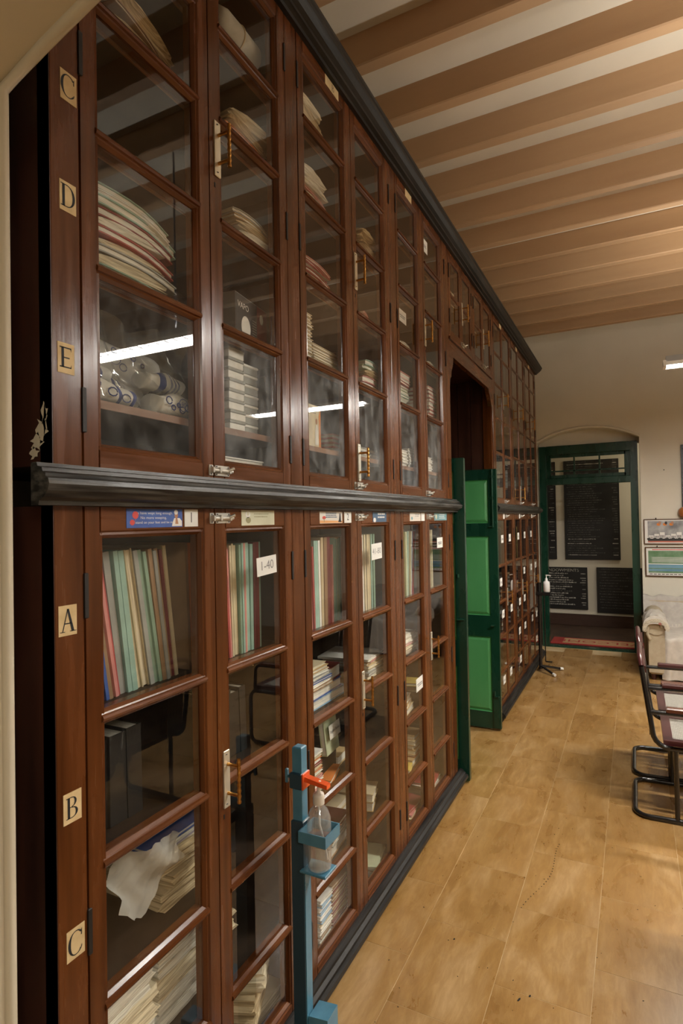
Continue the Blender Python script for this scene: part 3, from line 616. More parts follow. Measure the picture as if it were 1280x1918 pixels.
# ------------------------------------------------------------------ the green double door, folded back into the passage
def leaf(name, label, yf, flip, side):
    x0, x1 = -.56, .058; t = .036; ya, yb = yf, yf+t
    d = thing(name, label, 'door', (-.25, yf, 0))
    zs = [.012, .135, .70, .86, 1.46, 1.56, 1.89, 1.97]
    fx0, fx1 = x0+.085, x1-.062
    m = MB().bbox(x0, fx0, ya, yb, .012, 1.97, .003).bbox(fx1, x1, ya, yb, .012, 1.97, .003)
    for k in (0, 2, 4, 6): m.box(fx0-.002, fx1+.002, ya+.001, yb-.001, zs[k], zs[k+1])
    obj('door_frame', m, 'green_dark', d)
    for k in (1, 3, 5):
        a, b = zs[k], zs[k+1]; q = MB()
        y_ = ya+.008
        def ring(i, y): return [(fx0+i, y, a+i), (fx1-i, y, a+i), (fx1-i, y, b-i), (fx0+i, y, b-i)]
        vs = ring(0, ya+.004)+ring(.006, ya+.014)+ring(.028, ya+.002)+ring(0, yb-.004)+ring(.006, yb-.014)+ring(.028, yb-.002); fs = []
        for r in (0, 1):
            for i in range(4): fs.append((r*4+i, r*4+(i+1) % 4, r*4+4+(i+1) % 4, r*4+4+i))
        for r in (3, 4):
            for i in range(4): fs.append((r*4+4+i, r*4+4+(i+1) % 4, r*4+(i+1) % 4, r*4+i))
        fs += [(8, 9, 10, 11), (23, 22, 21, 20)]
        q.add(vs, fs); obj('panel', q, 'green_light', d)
    if side:
        bx = x1-.030
        obj('tower_bolt', MB().tube([(bx, ya-.012, 1.53), (bx, ya-.012, 1.965)], .008, 8).bbox(bx-.02, bx+.02, ya-.006, ya, 1.555, 1.575, .002).bbox(bx-.015, bx+.015, ya-.016, ya, 1.74, 1.76, .002).bbox(bx-.015, bx+.015, ya-.016, ya, 1.90, 1.92, .002).tube([(bx, ya-.012, 1.535), (bx-.028, ya-.016, 1.535)], .006, 6), 'green_dark', d)
        obj('tower_bolt', MB().bbox(bx-.022, bx+.022, ya-.010, ya, .02, .25, .003).tube([(bx-.01, ya-.014, .25), (bx-.01, ya-.014, .30)], .007, 6).tube([(bx-.01, ya-.014, .255), (bx+.022, ya-.022, .262)], .006, 6), 'green_dark', d)
        obj('door_knob', MB().tube([(x1-.035, ya, .79), (x1-.035, ya-.022, .79)], .010, 8).tube([(x1-.035, ya-.022, .79), (x1-.055, ya-.026, .79)], .008, 8), 'green_dark', d)
    else:
        obj('door_knob', MB().tube([(x1-.03, ya, .985), (x1-.03, ya-.02, .985)], .010, 8).tube([(x1-.055, ya-.02, .985), (x1-.01, ya-.02, .985)], .007, 8), 'green_dark', d)
        obj('latch', MB().lathe([(.009, -.01), (.009, .012)], (x1-.045, ya-.01, 1.25), 8), 'green_dark', d)
leaf('green_door_leaf', 'green panelled door leaf, far one, with bright green raised panels and bolts', 4.42, False, True)
leaf('green_door_leaf', 'dark green door leaf edge beside the end of the near bookcase', 3.481, True, False)

# ------------------------------------------------------------------ what stands on the shelves
# local frame of every book, folder and paper bundle: thickness along z, length along y (centred), front edge at x = 0, depth towards -x
def book_mesh(kind, L, d, t, ny=1, droop=0.0, wav=0.0, spine=True, seed=0):
    """returns (cover, pages) mesh builders"""
    c = MB(); p = MB(); ct = min(.0035, t*.18)
    def bend(y, x): return -droop*max(0, y/(L/2))**2+wav*math.sin(y*23+seed)*.5-droop*.3*max(0, -y/(L/2))**3
    if spine: prof = [(0, 0), (0, t), (-d, t), (-d, t-ct), (-ct, t-ct), (-ct, ct), (-d, ct), (-d, 0)]
    else: prof = [(-d, 0), (-d, t), (0, t), (0, t-ct), (-d+ct, t-ct), (-d+ct, ct), (0, ct), (0, 0)]
    n = len(prof); ys = [-L/2+L*k/ny for k in range(ny+1)]
    vs = [(x, y, z+bend(y, x)) for y in ys for x, z in prof]; fs = []
    for k in range(ny):
        for i in range(n): fs.append((k*n+i, k*n+(i+1) % n, (k+1)*n+(i+1) % n, (k+1)*n+i))
    q = [(0, 1, 4, 5), (1, 2, 3, 4), (0, 5, 6, 7)]
    for k, rv in ((0, False), (ny*n, True)):
        for f in q: g = tuple(i+k for i in f); fs.append(tuple(reversed(g)) if rv else g)
    c.add(vs, fs)
    a, b = (-d+.004, -ct) if spine else (-d+ct, -.004)
    pr = [(a, ct), (b, ct), (b, t-ct), (a, t-ct)]; L2 = L-.006; ys = [-L2/2+L2*k/ny for k in range(ny+1)]
    vs = [(x, y, z+bend(y, x)) for y in ys for x, z in pr]; fs = [(0, 1, 2, 3), tuple(reversed([ny*4+i for i in range(4)]))]
    for k in range(ny):
        for i in range(4): fs.append((k*4+i, k*4+(i+1) % 4, (k+1)*4+(i+1) % 4, (k+1)*4+i))
    p.add(vs, fs)
    return c, p
def sheaf_mesh(L, d, t, n, jit, seed=0, sag=0.0, ny=7):
    """an untidy bundle of sheets: stacked outlines with ragged edges, one continuous skin"""
    rd = random.Random(seed); m = MB(); rings = []; per = []
    for k in range(ny): per.append((0, k/ny))
    per = [(0, -L/2+L*k/ny) for k in range(ny)]+[(-d*k/3, L/2) for k in range(3)]+[(-d, L/2-L*k/ny) for k in range(ny)]+[(-d+d*k/3, -L/2) for k in range(3)]
    N = len(per)
    for i in range(n+1):
        z = t*i/n
        ox, oy, a = rd.uniform(-jit, jit), rd.uniform(-jit, jit), rd.uniform(-jit, jit)*.8
        sc = 1-rd.uniform(0, jit)*2.0
        for rep in range(2):
            if (i == 0 and rep == 0) or (i == n and rep == 1): 
                if i == 0: continue
                continue
            ring = []
            for x, y in per:
                xx = (x+d/2)*sc; yy = y*sc; X = xx*math.cos(a)-yy*math.sin(a)-d/2+ox*.7; Y = xx*math.sin(a)+yy*math.cos(a)+oy
                zz = z+sag*(-(abs(Y)/(L/2))**2.2)*(z/t)*.9+rd.uniform(-.3, .3)*t/n*.5
                ring.append((X+rd.uniform(-.15, .15)*jit, Y+rd.uniform(-.15, .15)*jit, max(0, zz)))
            rings.append(ring)
    vs = [p for r in rings for p in r]; fs = [tuple(reversed(range(N))), tuple(range((len(rings)-1)*N, len(rings)*N))]
    for k in range(len(rings)-1):
        for i in range(N): fs.append((k*N+i, k*N+(i+1) % N, (k+1)*N+(i+1) % N, (k+1)*N+i))
    return m.add(vs, fs)
NOUN = {'book': 'book', 'folder': 'file folder', 'sheaf': 'bundle of papers', 'booklet': 'booklet'}
NAME = {'book': 'book', 'folder': 'file_folder', 'sheaf': 'paper_bundle', 'booklet': 'booklet'}
seedc = [0]
def volume(kind, col, L, d, t, label, group, loc, rot, spine=True, pages='pages_white', droop=0.0, wav=0.0, ny=1, jit=.012):
    seedc[0] += 1
    if kind == 'sheaf':
        m = sheaf_mesh(L, d, t, max(3, int(t/.008)), jit, seedc[0], droop)
        o = bpy.data.objects.new(NAME[kind], m.mesh(NAME[kind], 'pages_'+col)); COL.objects.link(o)
    else:
        c, p = book_mesh(kind, L, d, t, ny, droop, wav, spine, seedc[0])
        o = bpy.data.objects.new(NAME[kind], c.mesh(NAME[kind], 'cover_'+col)); COL.objects.link(o)
        local('pages', p, pages, o)
    o.location = loc; o.rotation_euler = rot
    return tag(o, label, {'book': 'book', 'folder': 'folder', 'sheaf': 'papers', 'booklet': 'booklet'}[kind], group)
def nth(i, n):
    if n == 1: return 'single'
    if i == 0: return 'lowest'
    if i == n-1: return 'topmost'
    return ORD[i]+' from bottom'
def stack(where, x0, yc, z0, items, group=None):
    """items, lowest first: (kind, colour, thickness, length, depth, dy, yaw, extra)"""
    z = z0; n = len(items)
    for i, it in enumerate(items):
        kind, col, t, L, d = it[:5]; dy = it[5] if len(it) > 5 else 0; yw = it[6] if len(it) > 6 else 0; ex = it[7] if len(it) > 7 else {}
        lab = (f'{NOUN[kind]}' if kind == 'sheaf' else f'{col} {NOUN[kind]}')
        lab = ('old ' if (kind == 'sheaf' and col == 'old') else 'pale ' if kind == 'sheaf' else '')+lab
        volume(kind, col, L, d, t, f'{lab}, {nth(i, n)} of pile {where}' if n > 1 else f'{lab} lying {where}', group or 'papers '+where, (x0-random.uniform(0, .008), yc+dy, z), (0, 0, yw), **ex)
        z += t+.0006
def row(where, x0, y_start, z0, items, group=None, tk=1.0):
    """items left to right: (kind, colour, thickness, height, depth, lean deg, extra); y_start = left edge at the foot"""
    y = y_start; n = len(items)
    for i, it in enumerate(items):
        kind, col, t, h, d = it[:5]; lean = math.radians(it[5] if len(it) > 5 else 0); ex = it[6] if len(it) > 6 else {}
        t *= tk; step = t/math.cos(lean)
        lab = f'upright {col} {NOUN[kind]}, {ORD[i]} from left {where}'
        # rotated +90 deg about x: local y -> up, local z -> -y ; the foot's right corner sits on the shelf
        loc = Vector((x0-random.uniform(0, .012), y+step, z0)); a = PI/2+lean
        up = Vector((0, math.cos(a), math.sin(a))); loc = loc+up*(h/2)
        lift = t*math.sin(abs(lean)) if lean < 0 else 0
        volume(kind, col, h, d, t, lab, group or 'upright volumes '+where, loc+Vector((0, 0, lift)), (a, 0, 0), **ex)
        y += step+.0008
F_ = dict(spine=True); P_ = dict(spine=False)
old = dict(pages='pages_old', spine=False); crm = dict(pages='pages_cream', spine=False)
sag = lambda v, **k: dict(droop=v, ny=6, spine=False, **k)
# --- first lower door
w = 'behind first lower door top pane'
row(w, -.085, .922, 1.208, [('folder', 'blue', .007, .20, .22, 8), ('folder', 'brown', .008, .24, .22, 9), ('folder', 'cream', .006, .30, .22, 9), ('folder', 'pink', .007, .30, .22, 9), ('folder', 'red', .006, .30, .22, 9),
    ('folder', 'grey', .014, .335, .23, 8), ('folder', 'teal', .010, .335, .22, 7), ('folder', 'teal', .012, .335, .22, 7), ('folder', 'cream', .012, .335, .23, 9), ('folder', 'buff', .018, .34, .23, 9, dict(spine=False, pages='pages_cream')),
    ('folder', 'grey', .010, .335, .22, 9), ('folder', 'green', .012, .335, .22, 9), ('folder', 'green', .008, .33, .22, 9), ('folder', 'brown', .010, .335, .22, 8), ('folder', 'grey', .008, .33, .22, 8), ('folder', 'brown', .010, .335, .22, 8), ('folder', 'maroon', .008, .33, .22, 7), ('folder', 'buff', .008, .34, .22, 7)], tk=1.27)
row('behind first lower door top pane right end', -.085, 1.205, 1.208, [('folder', 'brown', .010, .34, .22, 2), ('folder', 'orange', .006, .34, .22, 2), ('folder', 'tan', .007, .34, .22, 2), ('folder', 'dark red', .008, .34, .22, 1)])
row('behind first lower door second pane', -.10, .86, .909, [('book', 'black', .036, .205, .2, 0), ('book', 'black', .048, .20, .2, 0), ('book', 'black', .050, .205, .2, 0), ('book', 'black', .045, .21, .2, 1)])
stack('behind first lower door third pane', -.10, 1.215, .621, [('sheaf', 'old', .045, .21, .26, -.01), ('sheaf', 'old', .035, .20, .25, .02, .1), ('folder', 'orange', .004, .12, .2, .06, -.1), ('sheaf', 'old', .035, .22, .26, .0, -.06), ('sheaf', 'cream', .022, .24, .27, .01), ('folder', 'lilac', .005, .25, .27, 0, .03, P_), ('sheaf', 'white', .010, .27, .27, -.01), ('folder', 'blue', .012, .30, .27, .0, 0, P_)])
stack('behind first lower door fourth pane left', -.08, .955, .338, [('sheaf', 'white', .07, .20, .26), ('sheaf', 'cream', .075, .20, .26, .005), ('sheaf', 'white', .06, .195, .26, 0, .04)])
stack('behind first lower door fourth pane right', -.10, 1.175, .338, [('sheaf', 'white', .065, .19, .26), ('sheaf', 'cream', .06, .20, .26, .0, .05), ('sheaf', 'white', .055, .20, .26, .006)])
stack('behind first lower door bottom pane', -.09, 1.02, .055, [('sheaf', 'cream', .08, .22, .26), ('sheaf', 'old', .08, .22, .26, .01), ('folder', 'blue', .012, .28, .27, .02, 0, P_)])
bg = MB().grid(lambda u, v: (-.060-.03*math.sin(u*2.4+v*2)**2+.006*math.sin(u*13+v*8)+.004*math.sin(u*29-v*17), .925+.20*u+.008*math.sin(v*9), .755+.10*v*(1-.35*u)-.09*(1-v)*(1-abs(u-.45)*1.8)+.004*math.sin(u*17+v*5)), 18, 14)
tag(obj('plastic_bag', bg, 'bag_white'), 'crumpled white plastic bag beside old papers in first lower door', 'plastic bag')
# --- second lower door
w = 'behind second lower door top pane'
row(w, -.075, 1.352, 1.208, [('folder', 'red', .005, .315, .22, 3), ('folder', 'pink', .004, .315, .22, 3), ('folder', 'red', .004, .32, .22, 3), ('folder', 'cream', .006, .325, .22, 2), ('folder', 'buff', .007, .325, .22, 2), ('folder', 'cream', .006, .33, .22, 2), ('folder', 'buff', .008, .325, .22, 2), ('folder', 'green', .007, .325, .22, 1), ('folder', 'teal', .006, .33, .22, 1),
    ('folder', 'pink', .006, .33, .22, 1), ('folder', 'cream', .006, .33, .22, 1), ('folder', 'teal', .012, .33, .22, 1), ('folder', 'teal', .010, .325, .22, 0), ('folder', 'maroon', .012, .33, .22, 0), ('folder', 'dark red', .010, .33, .22, 0), ('folder', 'teal', .008, .33, .22, 0)], tk=1.35)
row('behind second lower door second pane', -.09, 1.33, .909, [('book', 'black', .022, .185, .2, 0), ('book', 'black', .030, .20, .2, 0), ('book', 'black', .045, .185, .2, 0), ('book', 'black', .03, .195, .2, 2)])
stack('behind second lower door bottom pane', -.08, 1.50, .055, [('sheaf', 'cream', .05, .22, .24), ('sheaf', 'old', .09, .20, .24, 0, .4), ('sheaf', 'cream', .05, .17, .2, .02, .5)])
stack('behind second lower door fourth pane', -.12, 1.36, .338, [('sheaf', 'old', .05, .12, .24, 0, .2), ('sheaf', 'cream', .05, .11, .24, .0, -.1)])
# --- third lower door
w = 'behind third lower door top pane'
row(w, -.06, 1.805, 1.208, [('folder', 'pink', .018, .315, .22, 2), ('folder', 'red', .006, .30, .22, 2), ('folder', 'teal', .010, .32, .22, 1), ('folder', 'teal', .012, .32, .22, 1), ('folder', 'white', .010, .32, .22, 1), ('folder', 'pink', .008, .32, .22, 0), ('folder', 'buff', .014, .33, .22, 0), ('folder', 'brown', .018, .33, .22, 0), ('folder', 'maroon', .016, .33, .22, 0), ('folder', 'dark red', .012, .33, .22, 0), ('folder', 'pink', .010, .30, .22, -1), ('folder', 'teal', .008, .32, .22, 0), ('folder', 'teal', .009, .325, .22, 0), ('folder', 'teal', .008, .32, .22, 0), ('folder', 'cream', .008, .325, .22, 0), ('folder', 'green', .008, .325, .22, 0), ('folder', 'brown', .010, .33, .22, 2), ('folder', 'tan', .010, .33, .22, 3)], tk=1.3)
stack('behind third lower door second pane', -.07, 1.925, .909, [('book', 'light blue', .035, .30, .24, .02, 0, P_), ('book', 'blue', .035, .29, .24, .0, .03, P_), ('book', 'brown', .012, .22, .2, -.05, 0, P_), ('book', 'white', .012, .22, .2, -.05, .05, P_), ('book', 'blue', .010, .22, .2, -.06, 0, P_), ('book', 'grey', .014, .20, .2, -.06, .03, P_), ('book', 'white', .012, .20, .2, -.07, -.03, P_), ('book', 'tan', .014, .19, .2, -.07, 0, P_), ('book', 'cream', .010, .18, .2, -.07, .05, P_)])
volume('book', 'dark red', .10, .18, .05, 'dark red book lying behind third lower door beside the blue books', 'papers behind third lower door second pane', (-.08, 2.02, .985), (0, 0, .1), spine=False)
# book propped with the ENGLISH BOOKS card
volume('book', 'black', .15, .13, .085, 'thick black book under the propped pale green book', None, (-.10, 1.99, .621), (0, 0, .1), spine=True)
pb = volume('book', 'pale green', .115, .15, .022, 'pale green book propped upright carrying the white English Books card', None, (-.10, 1.985, .709), (0, PI/2-.12, .06), spine=True)
m = MB().box(-.001, .0, -.050, .050, -.026, .026, 0)
m.text('English Books', .0155, lambda u, v: (.0006, u, v), 1)
ec = obj('shelf_card', m, ['card_white', 'ink']); ec.location = (-.074, 1.992, .795); ec.rotation_euler = (0, -.12, 0.06); tag(ec, 'white card printed English Books leaning behind third lower door', 'card')
stack('behind third lower door third pane left', -.06, 1.822, .621, [('booklet', c, .009, .10, .18, random.uniform(-.006, .006), random.uniform(-.05, .05), P_) for c in ('cream', 'pink', 'white', 'cream', 'white', 'pink', 'cream', 'white', 'orange', 'cream', 'dark red', 'white', 'orange', 'cream', 'white')])
volume('book', 'orange', .15, .17, .022, 'orange covered paperback lying flat behind third lower door third pane', None, (-.06, 1.965, .621), (0, 0, .25), spine=False)
volume('book', 'tan', .10, .09, .04, 'tan paperback pair lying behind third lower door beside orange paperback', None, (-.10, 2.11, .621), (0, 0, .1), spine=False)
stack('behind third lower door fourth pane', -.06, 2.0, .338, [('book', 'brown', .045, .20, .2, 0, .1, P_), ('book', 'grey', .018, .21, .2, .02, .12, P_), ('book', 'grey', .012, .21, .2, .02, .12, P_), ('book', 'maroon', .020, .21, .2, .0, .1, P_)])
stack('behind third lower door fourth pane right', -.14, 2.16, .338, [('book', 'tan', .05, .16, .2, 0, .1, P_), ('book', 'cream', .03, .16, .2, 0, .05, P_)])
stack('behind third lower door bottom pane left', -.055, 1.875, .055, [('booklet', c, .013, .085, .16, random.uniform(-.004, .004), random.uniform(-.05, .05), P_) for c in ('white', 'cream', 'white', 'brown', 'white', 'white', 'cream', 'light blue', 'white', 'light blue', 'white', 'light blue', 'white')])
stack('behind third lower door bottom pane right', -.06, 2.005, .055, [('booklet', c, .014, .15, .2, random.uniform(-.004, .004), random.uniform(-.04, .04), P_) for c in ('maroon', 'brown', 'maroon', 'brown', 'brown', 'maroon', 'brown', 'maroon', 'brown', 'brown', 'maroon', 'brown')])
# --- fourth lower door
row('behind fourth lower door top pane', -.06, 2.245, 1.208, [('folder', 'brown', .012, .32, .22, 0), ('folder', 'white', .014, .33, .22, 1), ('folder', 'cream', .014, .33, .22, 1), ('folder', 'blue', .006, .33, .22, 0), ('folder', 'buff', .016, .33, .22, 0), ('folder', 'cream', .018, .33, .22, 0), ('folder', 'buff', .020, .33, .22, 0), ('folder', 'teal', .012, .33, .22, 0), ('folder', 'green', .016, .33, .22, 0)])
stack('behind fourth lower door second pane', -.06, 2.39, .909, [('book', 'cream', .016, .20, .22, 0, 0, P_), ('book', 'grey', .012, .20, .22, 0, .06, P_), ('book', 'white', .014, .20, .22, .02, -.04, P_), ('book', 'cream', .014, .19, .22, .0, 0, P_), ('book', 'tan', .012, .20, .22, .0, 0, P_), ('folder', 'pink', .008, .22, .24, .03, .1, P_), ('folder', 'white', .010, .22, .24, .0, .1, P_)])
stack('behind fourth lower door fourth pane', -.07, 2.365, .338, [('book', 'tan', .04, .13, .16, 0, .3, P_), ('book', 'cream', .035, .13, .16, .0, .25, P_)])
stack('behind fourth lower door bottom pane', -.06, 2.38, .055, [('book', 'brown', .03, .16, .2, 0, .1, P_), ('booklet', 'pale green', .014, .19, .22, .02, .2, P_), ('booklet', 'pale green', .006, .18, .22, .01, .35, P_)])
# --- fifth and sixth lower doors
row('behind fifth lower door top pane', -.05, 2.735, 1.208, [('folder', 'yellow', .014, .33, .22, 0), ('folder', 'pale green', .022, .33, .22, 0), ('folder', 'tan', .016, .33, .22, 0), ('folder', 'teal', .016, .33, .22, -3), ('folder', 'cream', .012, .33, .22, -4), ('folder', 'light blue', .014, .33, .22, -5), ('folder', 'pink', .016, .33, .22, -6), ('folder', 'red', .008, .33, .22, -6)])
stack('behind fifth lower door second pane', -.06, 2.84, .909, [('sheaf', 'cream', .05, .2, .22), ('folder', 'pink', .012, .2, .22, 0, 0, P_), ('sheaf', 'white', .04, .2, .22)])
stack('behind fifth lower door third pane', -.06, 2.80, .621, [('book', 'cream', .03, .15, .2, 0, .1, P_), ('book', 'tan', .022, .16, .2, .0, .2, P_), ('book', 'white', .03, .13, .2, -.02, .1, P_)])
stack('behind fifth lower door fourth pane', -.06, 2.88, .338, [('book', 'tan', .03, .14, .2, 0, .05, P_), ('book', 'orange', .012, .12, .2, .03, 0, P_), ('book', 'tan', .024, .13, .2, .03, .1, P_), ('book', 'tan', .024, .13, .2, .03, -.1, P_), ('book', 'cream', .024, .13, .2, .03, .04, P_), ('book', 'tan', .024, .12, .2, .03, 0, P_)])
volume('booklet', 'yellow', .10, .15, .02, 'yellow booklet lying behind fifth lower door fourth pane', None, (-.05, 2.765, .338), (0, 0, .2), spine=False)
stack('behind fifth lower door bottom pane', -.06, 2.85, .055, [('book', 'cream', .04, .18, .2, 0, .2, P_), ('booklet', 'pink', .01, .19, .2, .02, .1, P_), ('booklet', 'red', .012, .18, .2, .03, -.1, P_)])
row('behind sixth lower door top pane', -.06, 3.145, 1.208, [('folder', 'grey', .016, .33, .22, 0), ('folder', 'buff', .018, .33, .22, 0), ('folder', 'teal', .014, .33, .22, 0), ('folder', 'cream', .02, .33, .22, 0), ('folder', 'brown', .018, .33, .22, 2)])
stack('behind sixth lower door third pane', -.08, 3.20, .621, [('book', 'cream', .03, .12, .18, 0, .1, P_), ('book', 'yellow', .02, .12, .18, 0, .2, P_)])
stack('behind sixth lower door bottom pane', -.06, 3.21, .055, [('sheaf', 'white', .05, .2, .22), ('booklet', 'red', .012, .18, .2, 0, .1, P_)])
# --- upper doors: bottoms of shelves are z in UB + .0
stack('behind first upper door top', -.06, 1.04, 2.693, [('sheaf', 'old', .05, .26, .28, .0, .0, dict(droop=.02)), ('sheaf', 'old', .04, .25, .28, .02, .1, dict(droop=.02)), ('folder', 'brown', .012, .24, .28, .0, .2, sag(.03)), ('sheaf', 'old', .05, .23, .26, .0, .15, dict(droop=.03))])
stack('behind first upper door third pane', -.055, .985, 2.131, [('sheaf', 'old', .030, .25, .27, 0, 0, dict(droop=.012)), ('folder', 'green', .016, .26, .28, .01, .03, sag(.016, pages='pages_cream')), ('sheaf', 'cream', .026, .24, .27, 0, 0, dict(droop=.016)), ('folder', 'grey', .018, .27, .28, .012, 0, sag(.020)), ('sheaf', 'cream', .022, .23, .27, 0, 0, dict(droop=.02)),
    ('folder', 'red', .018, .27, .28, .01, .04, sag(.026)), ('sheaf', 'white', .022, .23, .27, -.01, 0, dict(droop=.02)), ('folder', 'dark red', .022, .26, .28, .008, 0, sag(.028)), ('folder', 'teal', .022, .28, .28, .015, .05, sag(.03)), ('folder', 'white', .010, .25, .27, .0, 0, sag(.03)), ('folder', 'green', .018, .25, .28, .0, 0, sag(.03))])
stack('under shelf behind first upper door', -.05, 1.0, 1.735, [('sheaf', 'white', .008, .28, .25, -.02, .03), ('booklet', 'cream', .006, .16, .2, -.02, .15, P_), ('booklet', 'white', .006, .13, .2, .06, -.05, P_)])
stack('behind second upper door second pane', -.05, 1.46, 2.693, [('sheaf', 'old', .04, .25, .26, .0, 0, dict(droop=.02)), ('sheaf', 'cream', .03, .24, .26, .02, .0, dict(droop=.02)), ('folder', 'orange', .008, .2, .26, -.02, .0, sag(.02)), ('sheaf', 'old', .04, .2, .26, .0, .1, dict(droop=.02)), ('sheaf', 'cream', .035, .22, .26, .03, -.1, dict(droop=.02))])
stack('behind second upper door third pane', -.05, 1.47, 2.416, [('sheaf', 'cream', .03, .24, .26, .0, 0, dict(droop=.02)), ('sheaf', 'white', .035, .22, .26, .03, .0, dict(droop=.02)), ('sheaf', 'old', .03, .22, .26, .02, .0, dict(droop=.02)), ('folder', 'tan', .012, .22, .26, .02, .0, sag(.03)), ('folder', 'grey', .014, .22, .26, .01, 0, sag(.04))])
# white wrapped bundles at the top of the second door
for k, (y, z, r) in enumerate(((1.46, 3.01, .055), (1.46, 3.115, .045))):
    m = MB(); m.lathe([(.001, 0), (r*.8, .004), (r, .03), (r*1.02, .11), (r*.98, .19), (r*.75, .205), (.001, .208)], (0, 0, 0), 18)
    m.tube([(r*1.03*math.cos(a), r*1.03*math.sin(a), .10) for a in [2*PI*i/18 for i in range(18)]], .003, 5, 1, closed=True)
    o = bpy.data.objects.new('cloth_bundle', m.mesh('cloth_bundle', ['bundle_cloth', 'pages_old'])); COL.objects.link(o); o.location = (-.11, y-.10, z-.005); o.rotation_euler = (-PI/2, 0, 0)
    tag(o, ('lower' if k == 0 else 'upper')+' white wrapped roll tied with string at top of second upper door', 'bundle')
# carton printed VAPO
cb = thing('carton', 'dark carton printed VAPO behind second upper door fourth pane', 'box', (-.07, 1.48, 2.131))
ctn = MB().bbox(-.20, 0, -.10, .10, 0, .155, .003)
c_o = local('box_body', ctn, 'carton_grey', cb)
m = MB().box(0, .0008, -.098, .03, .004, .150, 0).text('VAPO', .026, lambda u, v: (.0014, -.055+u, .120+v), 1).box(.0002, .0012, .032, .098, .004, .150, 3)
m.poly([(.0014, -.04+.028*math.cos(a), .06+.035*math.sin(a)) for a in [2*PI*i/16 for i in range(16)]], 1)  # white ovals on the front are glare put into the colour
for k in range(9): m.poly([(.0014, .0, .03+k*.008), (.0014, .026, .03+k*.008), (.0014, .026, .033+k*.008), (.0014, .0, .033+k*.008)], 2)
m.poly([(.0016, .06+.012*math.cos(a), .115+.016*math.sin(a)) for a in [2*PI*i/12 for i in range(12)]], 1)
local('print_and_glare', m, ['carton_dark', 'print_white', 'ink_grey', 'cover_maroon'], cb); cb.rotation_euler = (0, 0, .12)
# column of white boxes
for k in range(8):
    b = thing('small_box', f'small white carton, {nth(k, 8)} in the column behind second upper door bottom pane', 'box', (-.06, 1.385+random.uniform(-.004, .004), 1.869+k*.0305), 'white cartons behind second upper door')
    local('box_body', MB().bbox(-.09, 0, -.036, .036, 0, .022, .002), 'cover_white', b); local('lid', MB().bbox(-.092, .002, -.038, .038, .021, .0298, .002), 'cover_grey', b)
for k in range(7):
    b = thing('small_box', f'grey carton, {nth(k, 7)} in the right column behind second upper door bottom pane', 'box', (-.075, 1.475+random.uniform(-.004, .004), 1.869+k*.031), 'grey cartons behind second upper door')
    local('box_body', MB().bbox(-.09, 0, -.036, .036, 0, .022, .002), 'cover_grey', b); local('lid', MB().bbox(-.092, .002, -.038, .038, .021, .0298, .002), 'cover_white', b)
stack('under shelf behind second upper door', -.05, 1.42, 1.735, [('book', 'white', .03, .22, .2, 0, 0, P_), ('book', 'white', .022, .2, .2, -.01, .03, P_)])
# patterned cloths in plastic behind the first upper door
def cloth_roll(label, y, x, z, L, r1, r2, rotz, bands, blobs, badge=None, flat=.75):
    m = MB(); n = 18; nl = 20; rows = []
    for i in range(nl+1):
        t = i/nl; r = (r1+(r2-r1)*t)*(1 if 0 < i < nl else .02)*(1+.05*math.sin(t*9+r1*90))
        rows.append([(-r*math.cos(a)*(1+.06*math.sin(3*a+t*5)), -L/2+L*t, r*flat*(1+math.sin(a))*(1+.05*math.sin(2*a+t*7))) for a in [2*PI*k/n for k in range(n)]])
    vs = [p for q in rows for p in q]
    for i in range(nl):
        mi = 1 if i in bands else 0
        m.add([], [], 0)
        for k in range(n):
            m.f.append((i*n+k, i*n+(k+1) % n, (i+1)*n+(k+1) % n, (i+1)*n+k)); m.m.append(mi); m.sm.append(True)
    m.v = vs
    o = bpy.data.objects.new('folded_cloth', m.mesh('folded_cloth', ['cloth_white', 'cloth_blue'])); COL.objects.link(o); o.location = (x, y, z); o.rotation_euler = (0, 0, rotz)
    tag(o, label, 'cloth')
    rm = max(r1, r2)
    if blobs:
        q = MB(); rd = random.Random(int(L*1000))
        for k in range(blobs):
            t = (k+.5)/blobs*.8+.1; yy = -L/2+L*t; r = r1+(r2-r1)*t; a = rd.uniform(-.5, .35)
            cx = r*1.08*math.cos(a); cz = r*flat*(1+math.sin(a))*1.05; s = rd.uniform(.006, .012)
            q.tube([(cx+.001, yy+s*math.cos(u), cz+s*.8*math.sin(u)) for u in [1.9*PI*j/9 for j in range(10)]], .0016, 4)
        if badge:
            a = 0; r = (r1+r2)/2
            q.tube([(r*1.10, .018*math.cos(u), r*flat*1.0+.016*math.sin(u)) for u in [2*PI*j/14 for j in range(14)]], .0012, 4, closed=True)
            q.text(badge, .020, lambda u, v: (r*1.10+.001, u, r*flat+v), 0)
        local('blue_print', q, 'cloth_blue', o)
    return o
cloth_roll('white cloth roll with bold blue curls on shelf, leftmost behind first upper door', .90, -.085, 1.869, .19, .042, .030, -.12, (14, 18), 4)
cloth_roll('white cloth with blue striped end lying above the curled roll', .885, -.135, 1.925, .17, .050, .028, -.1, (2, 3, 5, 7, 15), 0)
cloth_roll('blue striped white cloth behind the other rolls on shelf', 1.02, -.19, 1.905, .20, .04, .036, 0, (3, 5, 7, 9, 11), 0)
cloth_roll('white cloth with small blue flowers, right end of the shelf', 1.13, -.085, 1.869, .15, .036, .045, .1, (), 7, '90')
cloth_roll('white cloth with dark blue centre lying above the flowered roll', 1.13, -.12, 1.938, .14, .032, .036, .05, (6, 7, 8, 11, 13, 15), 0)
cb2 = cloth_roll('large white cloth with blue band and 90 badge behind the rolls', 1.02, -.22, 1.96, .34, .060, .058, 0, (), 9, '90', .85)
